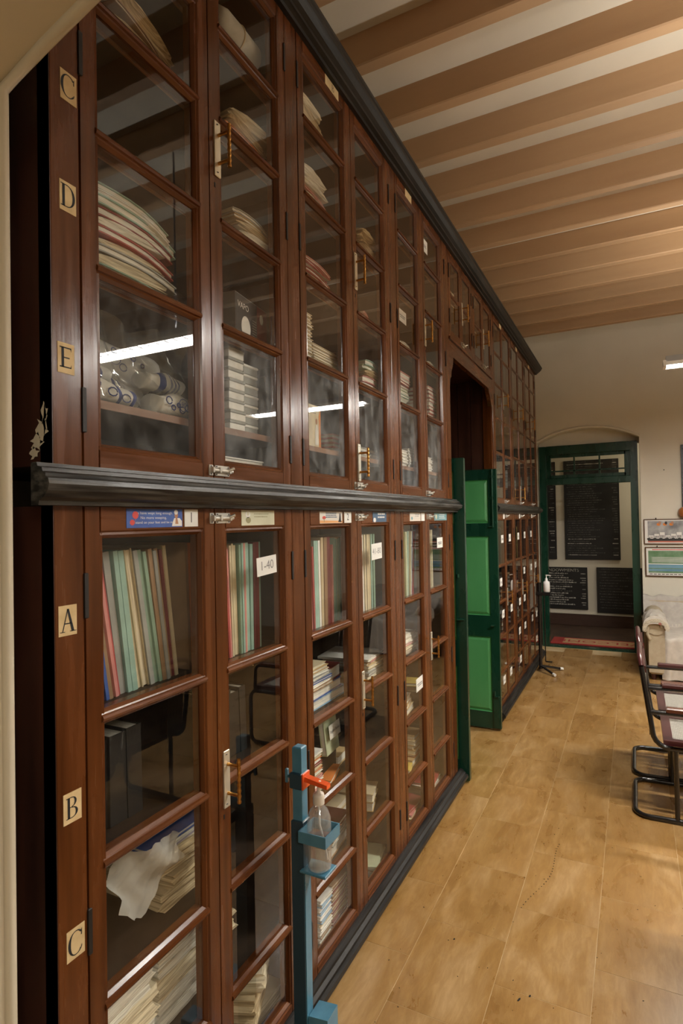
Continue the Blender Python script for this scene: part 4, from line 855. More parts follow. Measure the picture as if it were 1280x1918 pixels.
pf = MB().grid(lambda u, v: (-.06-.05*math.sin(u*3)*math.sin(v*2.5)+.015*math.sin(u*17+v*9), .87+.30*u, 1.872+.20*v+.012*math.sin(u*11)), 20, 14)
tag(obj('plastic_sheet', pf, 'plastic_film'), 'crumpled clear plastic sheet over the patterned cloths', 'plastic sheet')
# --- third to sixth upper doors
stack('behind third upper door top pane', -.05, 1.83, 2.986, [('sheaf', 'cream', .02, .2, .26), ('sheaf', 'old', .05, .22, .26, .03, .0, dict(droop=.02)), ('sheaf', 'old', .05, .20, .26, .02, .1, dict(droop=.02)), ('sheaf', 'cream', .03, .17, .26, .0, 0, dict(droop=.01))])
stack('behind third upper door second pane', -.05, 1.87, 2.723, [('sheaf', 'white', .045, .24, .26, .0, 0, dict(droop=.02)), ('sheaf', 'cream', .04, .22, .26, .0, .0, dict(droop=.02)), ('folder', 'pink', .008, .2, .26, -.01, .0, sag(.02)), ('sheaf', 'white', .04, .21, .26, -.01, .0, dict(droop=.02)), ('sheaf', 'white', .03, .19, .26, -.02, .0, dict(droop=.02))])
stack('behind third upper door third pane', -.05, 1.86, 2.441, [('folder', 'green', .014, .21, .26, 0, 0, sag(.01)), ('sheaf', 'cream', .05, .22, .26, 0, 0, dict(droop=.01)), ('folder', 'red', .014, .24, .26, 0, 0, sag(.02)), ('sheaf', 'white', .016, .2, .26, 0, 0, dict(droop=.01)), ('folder', 'red', .010, .22, .26, .0, .05, sag(.02)), ('folder', 'pink', .012, .23, .26, 0, -.05, sag(.02))])
stack('behind third upper door fourth pane left', -.05, 1.785, 2.153, [('booklet', 'buff', .0125, .10, .2, random.uniform(-.003, .003), 0, P_) for k in range(15)])
stack('behind third upper door fourth pane right', -.05, 1.945, 2.153, [('booklet', 'buff', .0105, .21, .2, random.uniform(-.003, .003), random.uniform(-.02, .02), P_) for k in range(9)])
# standing picture card
pc = thing('picture_card', 'upright card with orange edge and a white-robed figure behind third upper door', 'card', (-.06, 1.85, 1.869))
m = MB().box(-.012, 0, -.045, .045, 0, .155, 0)
m.poly([(.0006, .030, .002), (.0006, .0445, .002), (.0006, .0445, .153), (.0006, .030, .120)], 1)
m.poly([(.0008, .0, .01), (.0008, .028, .01), (.0008, .026, .07), (.0008, .018, .085), (.0008, .008, .085), (.0008, .002, .06)], 2); blob(m, .013, .097, .008, .011, 3, x=.0008)
for k in range(4): m.poly([(.0008, -.03, .125+k*.006), (.0008, .01, .125+k*.006), (.0008, .01, .128+k*.006), (.0008, -.03, .128+k*.006)], 4)
local('printed_card', m, ['cover_cream', 'print_orange', 'print_white', 'print_skin', 'ink_grey'], pc)
stack('behind third upper door bottom pane', -.05, 2.035, 1.869, [('book', 'pink', .0165, .10, .16, random.uniform(-.003, .003), 0, dict(pages='pages_white', spine=False)) for k in range(4)])
stack('left under shelf behind third upper door', -.05, 1.80, 1.735, [('book', 'white', .018, .14, .18, 0, 0, P_), ('book', 'white', .016, .14, .18, 0, .05, P_)])
stack('right under shelf behind third upper door', -.05, 1.945, 1.735, [('book', 'white', .020, .12, .18, 0, 0, P_), ('book', 'white', .018, .12, .18, 0, -.03, P_)])
stack('behind fourth upper door top pane', -.06, 2.33, 2.986, [('sheaf', 'white', .03, .2, .26), ('folder', 'pink', .01, .2, .26, 0, 0, sag(.01))])
stack('behind fourth upper door second pane', -.05, 2.375, 2.723, [('sheaf', 'old', .06, .26, .26, .0, 0, dict(droop=.02, jit=.02)), ('sheaf', 'old', .05, .24, .26, .0, .1, dict(droop=.02, jit=.02)), ('sheaf', 'old', .05, .16, .26, -.03, .0, dict(droop=.02, jit=.02))])
stack('behind fourth upper door third pane', -.05, 2.37, 2.441, [('sheaf', 'old', .03, .24, .26, .0, 0, dict(droop=.02)), ('sheaf', 'cream', .025, .18, .26, -.03, 0, dict(droop=.02)), ('folder', 'pink', .008, .12, .2, -.05, .2, sag(.02))])
stack('behind fourth upper door fourth pane', -.05, 2.37, 2.153, [('sheaf', 'white', .03, .26, .26, 0, 0, dict(droop=.01)), ('folder', 'dark red', .02, .24, .26, 0, 0, sag(.02)), ('folder', 'pink', .026, .23, .26, .01, 0, sag(.025)), ('sheaf', 'old', .035, .22, .26, .02, 0, dict(droop=.02)), ('folder', 'pale green', .016, .22, .26, .02, .0, sag(.02)), ('folder', 'teal', .024, .22, .26, .03, .05, sag(.03))])
stack('behind fourth upper door bottom pane', -.08, 2.38, 1.869, [('sheaf', 'white', .03, .2, .2), ('folder', 'grey', .02, .2, .2, 0, .05, P_)])
for d_, yc in (('fifth', 2.81), ('sixth', 3.25)):
    stack(f'behind {d_} upper door second pane', -.05, yc, 2.723, [('sheaf', 'old', .03, .22, .26, .0, 0, dict(droop=.02)), ('sheaf', 'cream', .02, .2, .26, .0, 0, dict(droop=.02))])
    stack(f'behind {d_} upper door third pane', -.05, yc+.01, 2.441, [('sheaf', 'cream', .04, .22, .26, .0, 0, dict(droop=.02)), ('sheaf', 'white', .03, .18, .26, -.02, .0, dict(droop=.02))])
stack('behind fifth upper door fourth pane', -.05, 2.785, 2.153, [('sheaf', 'cream', .03, .2, .26), ('folder', 'teal', .012, .18, .26, -.02, 0, P_), ('sheaf', 'white', .022, .16, .26, -.02), ('folder', 'teal', .014, .17, .26, -.02, 0, P_), ('sheaf', 'white', .022, .18, .26, -.01), ('folder', 'pale green', .012, .17, .26, -.02, 0, P_), ('folder', 'dark red', .016, .19, .26, 0, 0, P_), ('folder', 'red', .016, .18, .26, 0, .05, P_), ('folder', 'white', .014, .16, .26, 0, 0, P_), ('folder', 'pink', .03, .17, .26, 0, 0, P_)])
stack('behind sixth upper door fourth pane', -.05, 3.26, 2.153, [('sheaf', 'white', .03, .16, .24)]+[('folder', c, .022, .15, .24, random.uniform(-.01, .01), 0, P_) for c in ('pink', 'red', 'pink', 'white', 'red', 'pink', 'dark red', 'pink')])
stack('behind fifth upper door bottom pane left', -.05, 2.775, 1.869, [('booklet', 'white', .016, .08, .16, random.uniform(-.003, .003), 0, P_) for k in range(5)])
stack('behind fifth upper door bottom pane right', -.05, 2.885, 1.869, [('booklet', 'white', .016, .10, .16, random.uniform(-.003, .003), 0, P_) for k in range(6)])
stack('behind sixth upper door bottom pane', -.05, 3.185, 1.869, [('booklet', 'white', .016, .08, .16, random.uniform(-.003, .003), 0, P_) for k in range(5)])
for k, (y, z, t) in enumerate(((3.62, 2.986, .10), (3.86, 2.986, .13), (4.19, 2.986, .08), (4.47, 2.986, .12), (3.62, 2.709, .12), (3.86, 2.709, .10), (4.19, 2.709, .14), (4.47, 2.709, .11))):
    stack(f'behind {ORD[k % 4]} over-door cupboard door, {"upper" if k < 4 else "lower"} pane', -.08, y, z, [('sheaf', 'cream', t, .2, .26, 0, 0, dict(jit=.01))])
# --- far bookcases
fc = ['cream', 'pink', 'black', 'brown', 'pink', 'maroon', 'yellow', 'green', 'brown', 'tan', 'dark red', 'grey']
for i, (a, b) in enumerate(FAR_OPEN):
    w = f'in far bookcase, {ORD[i]} lower door'
    row(w+' top pane', -.05, a+.02, 1.208, [('folder', fc[(i*2+k) % 12], .028, .30, .2, 0) for k in range(7)])
    stack(w+' second pane', -.05, (a+b)/2, .909, [('book', fc[(i*3+k) % 12], .04, .2, .2, 0, random.uniform(-.1, .1), P_) for k in range(2+i % 3)])
    stack(w+' third pane', -.05, (a+b)/2, .621, [('book', fc[(i*5+k+3) % 12], .035, .2, .2, 0, random.uniform(-.1, .1), P_) for k in range(2+(i+1) % 3)])
    stack(w+' bottom pane', -.05, (a+b)/2, .055, [('booklet', fc[(i+k*3+1) % 12], .03, .2, .2, 0, random.uniform(-.1, .1), P_) for k in range(3+i % 2)])
    stack(f'in far bookcase, {ORD[i]} upper door', -.05, (a+b)/2, 1.869, [('booklet', ['white', 'grey', 'cream', 'lilac'][k % 4], .035, .14, .2, 0, random.uniform(-.1, .1), P_) for k in range(3+i % 3)])
    if i % 2 == 0: stack(f'in far bookcase, {ORD[i]} upper door, high shelf', -.05, (a+b)/2, 2.442, [('sheaf', 'cream', .05, .2, .24), ('sheaf', 'old', .05, .2, .24)])

# ------------------------------------------------------------------ hanging tube lamps
def tube_lamp(label, y):
    x0, x1, zb = 1.22, 2.52, 2.70
    t = thing('tube_lamp', label, 'lamp', ((x0+x1)/2, y, zb))
    obj('housing', MB().prism([(y-.045, zb+.035), (y-.02, zb+.085), (y+.02, zb+.085), (y+.045, zb+.035)], 'x', x0, x1), 'lamp_housing', t)
    obj('reflector', MB().prism([(y-.072, zb+.004), (y-.069, zb+.004), (y-.042, zb+.0345), (y+.042, zb+.0345), (y+.069, zb+.004), (y+.072, zb+.004), (y+.045, zb+.0375), (y-.045, zb+.0375)], 'x', x0, x1), 'lamp_reflector', t)
    for s in (-1, 1): obj('end_cap', MB().prism([(y-.07, zb+.002), (y+.07, zb+.002), (y+.045, zb+.05), (y-.045, zb+.05)], 'x', (x0 if s < 0 else x1), (x0 if s < 0 else x1)+s*.02), 'lamp_reflector', t)
    for s in (-1, 1): obj('tube', MB().tube([(x0+.02, y+s*.027, zb+.017), (x1-.02, y+s*.027, zb+.017)], .0125, 10), 'lamp_tube', t)
    for k in range(17):
        x = x0+.06+k*(x1-x0-.12)/16; obj('louvre', MB().box(x-.0012, x+.0012, y-.068, y+.068, zb-.002, zb+.004), 'lamp_reflector', t)
    for x in (x0+.25, x1-.25): obj('rod', MB().tube([(x, y, zb+.084), (x, y, BEAM-.001 if y > 4 else CEIL-.001)], .006, 6), 'lamp_housing', t)
    l = area('tube_light', ((x0+x1)/2, y, zb-.012), (0, 0, 0), x1-x0-.08, .10, TUBE_POWER, (1, .945, .84)); l.data.spread = math.radians(168)
    # added upward light to brighten the ceiling; the housing has no opening
    area('added_uplight', ((x0+x1)/2, y, zb+.095), (PI, 0, 0), x1-x0-.08, .035, 7.5, (1, .945, .84))
tube_lamp('hanging tube lamp near the far wall, left end showing at right edge', 4.967)
def added_wall_lamp(label, y0, y1, z):  # added wall tube, no such lamp seen; it brightens ceiling and bookcases
    t = thing('added_wall_tube', label, 'lamp', (RIGHT-.03, (y0+y1)/2, z))
    obj('batten', MB().bbox(RIGHT-.05, RIGHT-.002, y0, y1, z-.03, z+.03, .004), 'lamp_housing', t)
    obj('tube', MB().tube([(RIGHT-.075, y0+.03, z), (RIGHT-.075, y1-.03, z)], .014, 10), 'lamp_tube', t)
    for y in (y0+.02, y1-.02): obj('socket', MB().bbox(RIGHT-.095, RIGHT-.05, y-.015, y+.015, z-.02, z+.02, .003), 'lamp_reflector', t)
    area('added_wall_light', (RIGHT-.10, (y0+y1)/2, z), (0, -PI/2, 0), .04, y1-y0-.08, 9.0, (1, .945, .84))
added_wall_lamp('added fill tube lamp on the right-hand wall, unseen', 1.9, 3.1, 3.40)
tube_lamp('hanging tube lamp mirrored in the bottom pane of the first upper door', 2.70)

# ------------------------------------------------------------------ pedal sanitizer stand, bottle
sx, sy = .088, 1.46
st = thing('sanitizer_stand', 'blue painted steel pedal stand holding the clear sanitizer bottle', 'stand', (sx, sy, 0))
obj('lower_pole', MB().bbox(sx-.020, sx+.020, sy-.020, sy+.020, .02, .735, .003), 'steel_navy', st)
obj('pole_lit_side', MB().bbox(sx+.016, sx+.022, sy-.016, sy+.016, .02, .60, .002), 'steel_blue', st)  # light on the pole's side, put into a paler blue strip
obj('upper_pole', MB().bbox(sx-.0155, sx+.0155, sy-.0155, sy+.0155, .73, .945, .003), 'steel_blue', st)
obj('clamp', MB().bbox(sx-.022, sx+.018, sy-.022, sy+.022, .825, .872, .003), 'steel_navy', st)
obj('wing_screw', MB().tube([(sx-.02, sy, .85), (sx-.042, sy, .85)], .005, 8).bbox(sx-.048, sx-.040, sy-.004, sy+.004, .83, .872, .002), 'steel_blue', st)
obj('lever', MB().bbox(sx+.017, sx+.022, sy-.02, sy+.02, .825, .872, .002).prism([(sx+.02, .862), (sx+.095, .850), (sx+.095, .838), (sx+.02, .848)], 'y', sy-.011, sy+.011), 'lever_orange', st)
bx, by = sx+.062, sy
rg = MB()
for a, b, c, d in ((bx-.044, bx+.044, by-.044, by-.041), (bx-.044, bx+.044, by+.041, by+.044), (bx+.041, bx+.044, by-.041, by+.041), (bx-.044, bx-.041, by-.041, by+.041)): rg.box(a, b, c, d, .690, .722)
obj('bottle_holder', rg, 'steel_blue', st)
obj('bottle_plate', MB().bbox(sx+.015, bx+.036, by-.034, by+.034, .598, .606, .002), 'steel_blue', st)
obj('base', MB().bbox(sx-.05, sx+.24, sy-.03, sy+.03, 0, .022, .003).bbox(sx-.045, sx-.005, sy-.13, sy+.13, 0, .022, .003), 'steel_blue', st)
obj('pedal', MB().prism([(sx+.024, .120), (sx+.085, .130), (sx+.085, .190), (sx+.024, .182)], 'y', sy-.012, sy+.05), 'steel_blue', st)
bt = thing('sanitizer_bottle', 'clear plastic bottle with white pump held in the blue stand', 'bottle', (bx, by, .607))
local('bottle_body', MB().lathe([(.028, 0), (.033, .004), (.0345, .012), (.0345, .125), (.033, .145), (.026, .165), (.015, .178), (.0135, .19)], (0, 0, 0), 24), 'bottle_clear', bt)
local('liquid', MB().lathe([(.026, .004), (.0325, .012), (.0325, .095)], (0, 0, 0), 24), 'liquid_clear', bt)
local('pump_collar', MB().lathe([(.0165, .183), (.017, .205), (.015, .212), (.008, .214), (.005, .218), (.004, .235), (.0075, .24), (.0085, .247), (.004, .248)], (0, 0, 0), 16), 'pump_white', bt)
local('pump_tube', MB().tube([(0, 0, .185), (.001, .002, .12), (.010, .012, .07), (.018, .014, .02)], .003, 6), 'bottle_white', bt)
local('nozzle', MB().tube([(0, 0, .243), (.022, 0, .240), (.028, 0, .234)], [.005, .004, .003], 8), 'pump_white', bt)
# far stand
fx, fyy = .085, 6.30
fs = thing('sanitizer_stand', 'slim black stand with white-tipped feet at the end of the far bookcase', 'stand', (fx, fyy, 0))
obj('pole', MB().tube([(fx, fyy, .03), (fx, fyy, .92)], .018, 10), 'black_tube', fs)
obj('rod', MB().tube([(fx+.045, fyy+.03, .10), (fx+.045, fyy+.03, .80)], .006, 6).tube([(fx+.045, fyy+.03, .10), (fx+.11, fyy+.03, .10)], .007, 6), 'black_tube', fs)
obj('bottle_shelf', MB().bbox(fx-.03, fx+.11, fyy-.04, fyy+.04, .79, .825, .004), 'black_tube', fs)
for dx, dy_ in ((.19, .12), (.15, -.16), (-.02, .14)):
    lg = obj('leg', MB().tube([(fx, fyy, .06), (fx+dx, fyy+dy_, .018)], .012, 8), 'black_tube', fs)
    obj('foot_cap', MB().tube([(fx+dx*.92, fyy+dy_*.92, .0215), (fx+dx*1.06, fyy+dy_*1.06, .018)], .0145, 8), 'rubber_white', lg)
fbt = thing('sanitizer_bottle', 'white pump bottle on the slim black stand', 'bottle', (fx+.073, fyy, .826))
local('bottle_body', MB().lathe([(.030, 0), (.034, .004), (.034, .085), (.030, .105), (.014, .115), (.012, .125)], (0, 0, 0), 18), 'bottle_white', fbt)
local('pump', MB().lathe([(.013, .12), (.013, .138), (.005, .140), (.005, .165), (.010, .168), (.010, .176)], (0, 0, 0), 12).tube([(0, 0, .172), (.035, 0, .170), (.04, 0, .162)], .005, 6), 'bottle_white', fbt)

# ------------------------------------------------------------------ cane armchairs
def cane_mat():
    m = mat('cane_weave', (.5, .47, .41), .7); N = m.node_tree.nodes; L = m.node_tree.links; b = N['Principled BSDF']
    tc = N.new('ShaderNodeTexCoord'); ck = N.new('ShaderNodeTexBrick'); ck.offset = .5; ck.inputs['Scale'].default_value = 30; ck.inputs['Mortar Size'].default_value = .035; ck.inputs['Brick Width'].default_value = .5; ck.inputs['Row Height'].default_value = .35
    ck.inputs['Color1'].default_value = (.34, .32, .28, 1); ck.inputs['Color2'].default_value = (.27, .255, .22, 1); ck.inputs['Mortar'].default_value = (.10, .085, .07, 1)
    L.new(tc.outputs['Object'], ck.inputs['Vector']); L.new(ck.outputs['Color'], b.inputs['Base Color'])
cane_mat()
def arc(c, r, a0, a1, n, f): return [f(c[0]+r*math.cos(a0+(a1-a0)*k/n), c[1]+r*math.sin(a0+(a1-a0)*k/n)) for k in range(n+1)]
def make_chair(label):
    t = thing('cane_armchair', label, 'chair', (0, 0, 0), 'cane armchairs in a row'); W_ = .48; r = .0135
    pts = [(.50, 0, .02)]+[(.07+.0, 0, .0135)]+arc((.07, .07), .07, -PI/2, -PI, 5, lambda a, b: (a, b, .0135))+arc((.07, W_-.07), .07, PI, PI/2, 5, lambda a, b: (a, b, .0135))+[(.50, W_, .02)]
    local('floor_rail', MB().tube(pts, r, 8), 'black_tube', t)
    for y in (0, W_):
        side = [(.49, y, .0185)]+arc((.50, .07), .055, -PI/2, 0, 4, lambda a, b: (a, y, b))+[(.555, y, .33)]+arc((.50, .33), .055, 0, PI/2, 4, lambda a, b: (a, y, b))+[(.17, y, .385)]+arc((.17, .465), .08, -PI/2, -PI, 5, lambda a, b: (a, y, b))+[(.072, y, .60), (.045, y, .80)]
        local('side_frame', MB().tube(side, r, 8), 'black_tube', t)
        local('leg', MB().tube([(.195, y, .02), (.195, y, .385)], .012, 8), 'black_tube', t)
        arm = [(.075, y, .565), (.46, y, .572)]+arc((.46, .522), .05, PI/2, 0, 4, lambda a, b: (a, y, b))+[(.515, y, .385)]
        local('arm_tube', MB().tube(arm, .012, 8), 'black_tube', t)
        local('armrest', MB().bbox(.155, .46, y-.020, y+.020, .572, .598, .006), 'arm_wood' if y else 'arm_wood_light', t)
    local('top_rail', MB().tube([(.045, 0, .80), (.040, .03, .83), (.038, .10, .845), (.038, W_-.10, .845), (.040, W_-.03, .83), (.045, W_, .80)], r, 8), 'arm_wood', t)
    local('seat_frame', MB().box(.14, .185, .02, W_-.02, .392, .418).box(.49, .535, .02, W_-.02, .392, .418).box(.185, .49, .02, .06, .392, .418).box(.185, .49, W_-.06, W_-.02, .392, .418), 'arm_wood', t)
    local('seat', MB().box(.18, .495, .055, W_-.055, .402, .414), 'cane_weave', t)
    def bk(u, v): return (.070-.026*(v-.0)+.018*math.sin(PI*v)*0+.0, .03+.42*u, .47+.32*v)
    bp = MB(); bp.prism([(.082, .46), (.088, .46), (.060, .79), (.054, .79)], 'y', .03, W_-.03); local('backrest', bp, 'cane_weave', t)
    local('back_frame', MB().prism([(.076, .44), (.092, .44), (.091, .475), (.075, .475)], 'y', .012, W_-.012), 'arm_wood', t); local('back_frame', MB().prism([(.053, .765), (.068, .765), (.066, .80), (.051, .80)], 'y', .012, W_-.012), 'arm_wood', t)
    return t
c1 = make_chair('nearest black tubular armchair with cane seat at the right edge'); c1.location = (.95, 3.46, 0)
c2 = clone(c1); c2.location = (.945, 3.995, 0); c2['label'] = 'second black tubular cane armchair, between nearest chair and sofa'
# a desk standing to the right of the frame, mirrored in the glass
dk = thing('desk', 'dark wooden desk to the right, mirrored in lower panes', 'desk', (2.5, 2.1, 0))
obj('desk_top', MB().bbox(2.05, 3.0, 1.3, 2.9, .72, .755, .005), 'table_top', dk)
for x in (2.1, 2.95):
    for y in (1.36, 2.84): obj('leg', MB().bbox(x-.03, x+.03, y-.03, y+.03, 0, .72, .004), 'table_top', dk)
obj('modesty_panel', MB().box(2.13, 2.92, 2.82, 2.84, .25, .72), 'table_top', dk)
c3 = clone(c1); c3.location = (1.13, 1.48, 0); c3['label'] = 'black tubular cane armchair outside the frame, mirrored in first lower door'
c4 = clone(c1); c4.location = (1.23, 2.08, 0); c4['label'] = 'black tubular cane armchair outside the frame, mirrored in second lower door'

# ------------------------------------------------------------------ sofa with draped covers
so = thing('sofa', 'cream sofa with pale embroidered throws against the far wall', 'sofa', (1.75, 6.85, 0))
SX0, SX1 = 1.06, 2.55
obj('seat_base', MB().bbox(SX0+.16, SX1-.16, 6.42, 7.30, .06, .40, .03), 'sofa_cream', so)
obj('back', MB().prism([(7.10, .30), (7.02, .42), (7.08, .68), (7.14, .715), (7.26, .70), (7.34, .62), (7.36, .06), (7.10, .06)], 'x', SX0+.05, SX1-.05), 'sofa_cream', so)
for s, (a, b) in ((0, (SX0, SX0+.17)), (1, (SX1-.17, SX1))):
    am = MB().bbox(a+.02, b-.01, 6.36, 7.30, .06, .50, .02)
    am.tube([((a+b)/2, 6.35, .53), ((a+b)/2, 7.28, .55)], .09, 14)
    ao = obj('arm', am, 'sofa_cream', so)
    obj('arm_scroll', MB().tube([((a+b)/2+.06*math.cos(u)*1.0-.01, 6.345, .53+.06*math.sin(u)) for u in [PI*k/8-.2 for k in range(10)]]+[((a+b)/2-.075, 6.345, .45), ((a+b)/2-.05, 6.345, .40)], .016, 8), 'sofa_cream', ao)
for x in (SX0+.06, SX1-.06):
    for y in (6.42, 7.25): obj('leg', MB().lathe([(.02, 0), (.026, .06)], (x, y, 0), 10), 'arm_wood', so)
def drape(u, v, x0=SX0+.02, x1=SX1-.05):
    x = x0+(x1-x0)*u; w_ = .018*math.sin(x*31+v*4)+.010*math.sin(x*53+v*2)
    path = [(7.37, .50), (7.27, .715), (7.12, .735), (7.03, .60), (6.98, .43), (6.55, .425), (6.39, .415), (6.375, .22), (6.36, .02)]
    t = v*(len(path)-1); i = min(int(t), len(path)-2); f = t-i
    y, z = path[i][0]+(path[i+1][0]-path[i][0])*f, path[i][1]+(path[i+1][1]-path[i][1])*f
    return (x, y+w_*(1 if v > .7 else .4), z+w_*.5*(0 if v > .85 else 1))
th = obj('back_throw', MB().grid(lambda u, v: drape(u, v*.50, SX0-.01, SX1-.05), 60, 30), 'sofa_throw', so)
obj('seat_cover', MB().grid(lambda u, v: drape(u, .48+v*.52, SX0+.13, SX1-.17), 60, 30), 'sofa_cloth', so)
def armc(u, v):
    a = PI*(-.12+1.2*v); y = 6.33+.45*u; cx = SX0+.085; r = .104+.004*math.sin(a*9+y*20)
    return (cx+r*math.cos(a)*1.05, y, .53+r*math.sin(a))
ac = obj('arm_cover', MB().grid(armc, 12, 26).grid(lambda u, v: (SX0+.085+(.11*math.cos(PI*(-.12+1.2*v)))*(1-.9*u*0)*(1 if 1 else 0)*(1-.35*u), 6.33-.004-.012*u, .53+.104*math.sin(PI*(-.12+1.2*v))*(1-u*.75)), 6, 26), 'sofa_cloth', so)
def rosette(m, c, r, n, nx):
    for k in range(n):
        a = 2*PI*k/n; ctr = (c[0]+r*.6*math.cos(a), c[1], c[2]+r*.6*math.sin(a))
        m.tube([(ctr[0]+r*.45*math.cos(b), ctr[1]-.004, ctr[2]+r*.45*math.sin(b)) for b in [2*PI*j/7 for j in range(7)]], r*.14, 4, closed=True)
lc = MB()
for k in range(15):
    a = PI*(.02+1.02*k/14); rosette(lc, (SX0+.085+.098*math.cos(a), 6.318, .505+.085*math.sin(a)), .018, 5, 0)
obj('lace_trim', lc, 'lace', ac); rc = MB(); rosette(rc, (SX0+.12, 6.312, .560), .012, 5, 0); obj('lace_flower', rc, 'lace_red', ac)
lb2 = MB()
for k in range(22):
    t = k/21; x = SX0+.22+.5*t; z = .60-.09*math.sin(PI*min(1, t*1.2))+.01*math.sin(k*2.1); y = 7.02-.02*(1-(z-.43)/.3)
    rosette(lb2, (x, 7.085-.25*(.70-z), z), .020, 5, 0)
obj('lace_trim', lb2, 'lace', th); rc = MB(); rosette(rc, (SX0+.30, 7.03, .545), .014, 6, 0); obj('lace_flower', rc, 'lace_red', th)

# ------------------------------------------------------------------ pictures on the far wall
WY = WALL_Y
def picture(name, label, x0, x1, z0, z1, fr, fw_, draw, mats, tilt=.0):
    p = thing(name, label, 'picture', ((x0+x1)/2, WY-.012, z0)); yf = WY-.022
    m = MB()
    for a, b, c, d in ((x0, x1, z0, z0+fw_), (x0, x1, z1-fw_, z1), (x0, x0+fw_, z0+fw_, z1-fw_), (x1-fw_, x1, z0+fw_, z1-fw_)): m.bbox(a, b, yf, WY-.002, c, d, .003)
    obj('picture_frame', m, fr, p)
    q = MB().box(x0+fw_, x1-fw_, yf+.008, WY-.003, z0+fw_, z1-fw_, 0); draw(q, x0+fw_, x1-fw_, z0+fw_, z1-fw_, yf+.0075); obj('print', q, mats, p)
    obj('hanger', MB().tube([((x0*.8+x1*.2), WY-.01, z1), ((x0*.8+x1*.2), WY-.01, z1+.015)], .006, 6), 'hinge_iron', p)
    return p
def R(m, a, b, c, d, y, mi): m.poly([(a, y, c), (b, y, c), (b, y, d), (a, y, d)], mi)
def draw1(m, a, b, c, d, y):
    R(m, a+.03, b-.02, c+.02, d-.012, y, 1); w = b-a
    R(m, a+.03, b-.02, c+.012, c+.028, y-.0003, 3)
    R(m, a+.03, b-.02, c+.028, c+.055, y-.0003, 2)
    for k in range(9):
        x = a+.04+k*.055; h = .035+.018*((k*7) % 3)
        R(m, x, x+.048, c+.055, c+.055+h, y-.0005, 0)
        for j in range(3): R(m, x+.006+j*.014, x+.013+j*.014, c+.062, c+.062+h*.45, y-.0007, 2)
    for k in range(8): m.poly([(a+.04+.06*k+.02*math.cos(u), y-.0009, c+.05+.014*math.sin(u)) for u in [2*PI*j/8 for j in range(8)]], 2)
    for k in range(3):
        x = a+.14+k*.062; m.poly([(x+.020*math.cos(u), y-.0009, d-.05+.016*math.sin(u)) for u in [2*PI*j/10 for j in range(10)]], 4)
        m.poly([(x+.011+.013*math.cos(u), y-.0011, d-.035+.018*math.sin(u)) for u in [2*PI*j/10 for j in range(10)]], 5 if k != 1 else 2)
picture('framed_photograph', 'framed black and white photograph of a long white building, upper of two', 1.078, 1.70, 1.268, 1.553, 'frame_brown', .010, draw1, ['photo_white', 'photo_sky', 'photo_dark', 'photo_pink', 'print_orange', 'print_skin'])
def draw2(m, a, b, c, d, y):
    R(m, a+.02, b-.02, c+.03, d-.03, y, 1); R(m, a+.02, b-.02, c+.05, c+.125, y-.0003, 2); R(m, a+.02, b-.02, c+.125, c+.135, y-.0004, 0); R(m, a+.02, b-.02, c+.075, c+.085, y-.0005, 1)
    for k in range(9):
        R(m, a+.05+.01*(k % 2), b-.03, c+.150+k*.007, c+.1525+k*.007, y-.0006, 0)
    R(m, a+.06, b-.03, d-.022, d-.014, y-.0006, 3)
    for k in range(14): R(m, a+.03+k*.04, a+.06+k*.04, c+.012, c+.020, y-.0006, 4)
picture('framed_photograph', 'framed colour photograph of a group by water, lower of two', 1.085, 1.70, .905, 1.238, 'frame_brown', .012, draw2, ['photo_white', 'photo_green', 'photo_water', 'print_red', 'photo_dark'])
def draw3(m, a, b, c, d, y): R(m, a+.03, b-.03, c+.03, d-.03, y, 1)
picture('framed_portrait', 'large dark framed picture high on the far wall at right edge', 1.462, 2.05, 1.68, 2.375, 'frame_dark', .045, draw3, ['photo_dark', 'photo_sky'])
kb = obj('wall_ornament', MB().lathe([(.002, 0), (.03, .002), (.052, .014), (.060, .034), (.058, .055), (.046, .078), (.026, .092), (.004, .096)], (0, 0, 0), 20), 'knob_brown'); kb.location = (1.478, WY-.0, 1.625); kb.rotation_euler = (PI/2, 0, 0); tag(kb, 'rounded glossy brown wooden ornament on wall above the framed photographs', 'ornament')

# ------------------------------------------------------------------ boards and mat in the lobby
BY = 9.2
def board(label, x0, x1, z0, z1, rows_, mi_f, title=None, num=True, fade=0.0):
    b = thing('notice_board', label, 'board', ((x0+x1)/2, BY-.015, z0)); yf = BY-.03
    obj('panel', MB().bbox(x0, x1, yf, BY-.002, z0, z1, .004), 'board_black', b)
    m = MB(); rd = random.Random(int(x0*1000)+rows_); top = z1-.03
    if title: m.text(title, .062, lambda u, v: (.015+u, yf-.001, z1-.045+v), 0, wide=1.05); top = z1-.10
    for k in range(rows_):
        z = top-k*(top-z0-.03)/rows_; mi = 0 if rd.random() > fade else 1
        x = x0+.03+rd.uniform(0, .03); e = x0+(x1-x0)*rd.uniform(.4, .75); h = .016 if title else .010
        while x < e:
            w_ = rd.uniform(.006, .02); hh = h*rd.uniform(.6, 1.2); m.poly([(x, yf-.001, z), (x+w_, yf-.001, z), (x+w_, yf-.001, z+hh), (x, yf-.001, z+hh)], mi); x += w_+rd.choice((.003, .003, .010))
        if num and rd.random() > .35:
            x = x1-.03-rd.uniform(.04, .07)
            while x < x1-.03: m.poly([(x, yf-.001, z), (x+.008, yf-.001, z), (x+.008, yf-.001, z+.013), (x, yf-.001, z+.013)], mi); x += .011
    tag(obj('painted_lettering', m, ['chalk', 'chalk_faint'], b), kind='stuff')
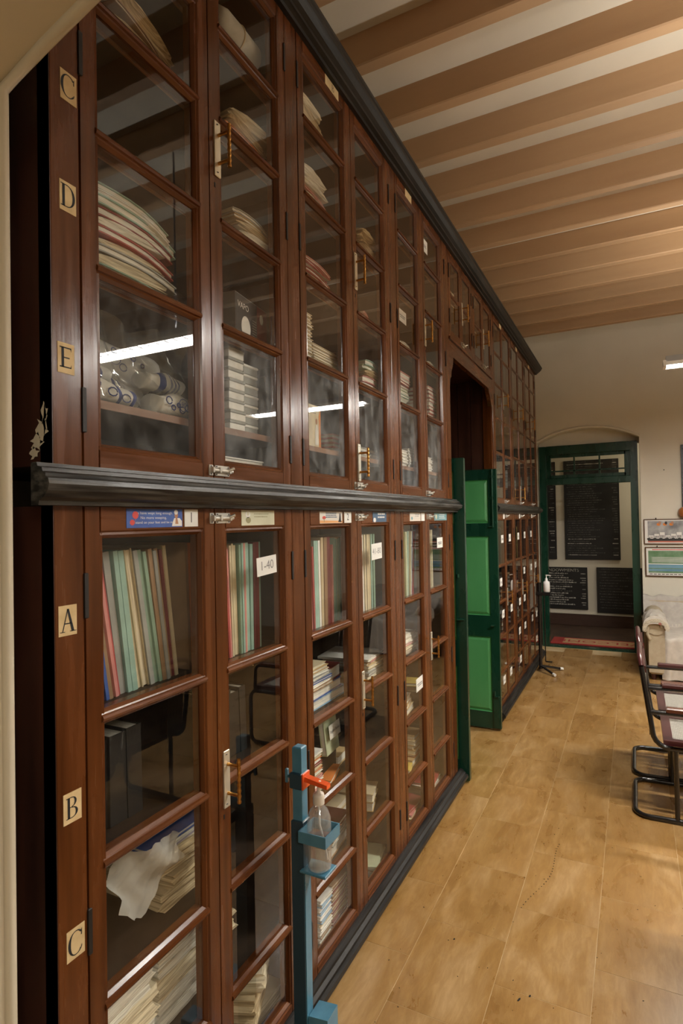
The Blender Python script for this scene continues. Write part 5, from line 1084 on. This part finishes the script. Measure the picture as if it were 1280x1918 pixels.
board('large black painted board seen through the doorway, upper centre', .064, .803, .965, 2.42, 42, 0, fade=.85)
board('black painted board at upper left of the doorway, mostly hidden', -.72, -.055, .965, 2.42, 40, 0, fade=.4)
board('black endowments board with white lettering, lower left through the doorway', -.26, .358, .232, .85, 15, 0, 'ENDOWMENTS', fade=.1)
board('black painted board at lower right through the doorway', .482, 1.15, .20, .855, 15, 0, num=False, fade=1.0)
mt = thing('door_mat', 'red and beige mat lettered WELCOME just outside the doorway', 'mat', (.50, 7.95, 0))
m = MB().bbox(.0, 1.10, 7.76, 8.14, -.002, .012, .003, 0)
obj('mat_body', m, 'mat_red', mt)
m = MB().box(.14, 1.02, 7.80, 8.09, .011, .0135, 0).text('WELCOME', .19, lambda u, v: (.60-u, 7.945-v, .0142), 1, wide=1.15)
obj('mat_field', m, ['mat_beige', 'mat_red'], mt)

# ------------------------------------------------------------------ specks and crumbs on the floor
rd = random.Random(4); sp = MB()
def speck(x, y, a, b, r):
    c, q = math.cos(r), math.sin(r); sp.add([(x+c*a*math.cos(u)-q*b*math.sin(u), y+q*a*math.cos(u)+c*b*math.sin(u), z) for z in (.0002, .0016) for u in [2*PI*k/5 for k in range(5)]], [(0, 1, 2, 3, 4), (9, 8, 7, 6, 5)]+[(i, (i+1) % 5, 5+(i+1) % 5, 5+i) for i in range(5)])
for k in range(150): speck(rd.uniform(.12, 1.5), 1.5+3.0*rd.random()**1.5, rd.uniform(.0008, .003), rd.uniform(.0006, .0015), rd.uniform(0, 3))
px, py = .525, 2.44
for k in range(26):
    px += .0035+.0045*math.sin(k*.25); py += .022; speck(px, py, rd.uniform(.0018, .0035), rd.uniform(.0014, .0022), rd.uniform(0, 3))
for x, y, a in ((.60, 1.99, .010), (.63, 2.02, .006), (.565, 1.80, .014), (.555, 1.64, .016), (.33, 2.17, .005)): speck(x, y, a, .003, 1.2)
tag(obj('floor_specks', sp, 'gap_black'), 'tiny dark specks and crumbs scattered over the tan floor tiles', 'debris', kind='stuff')
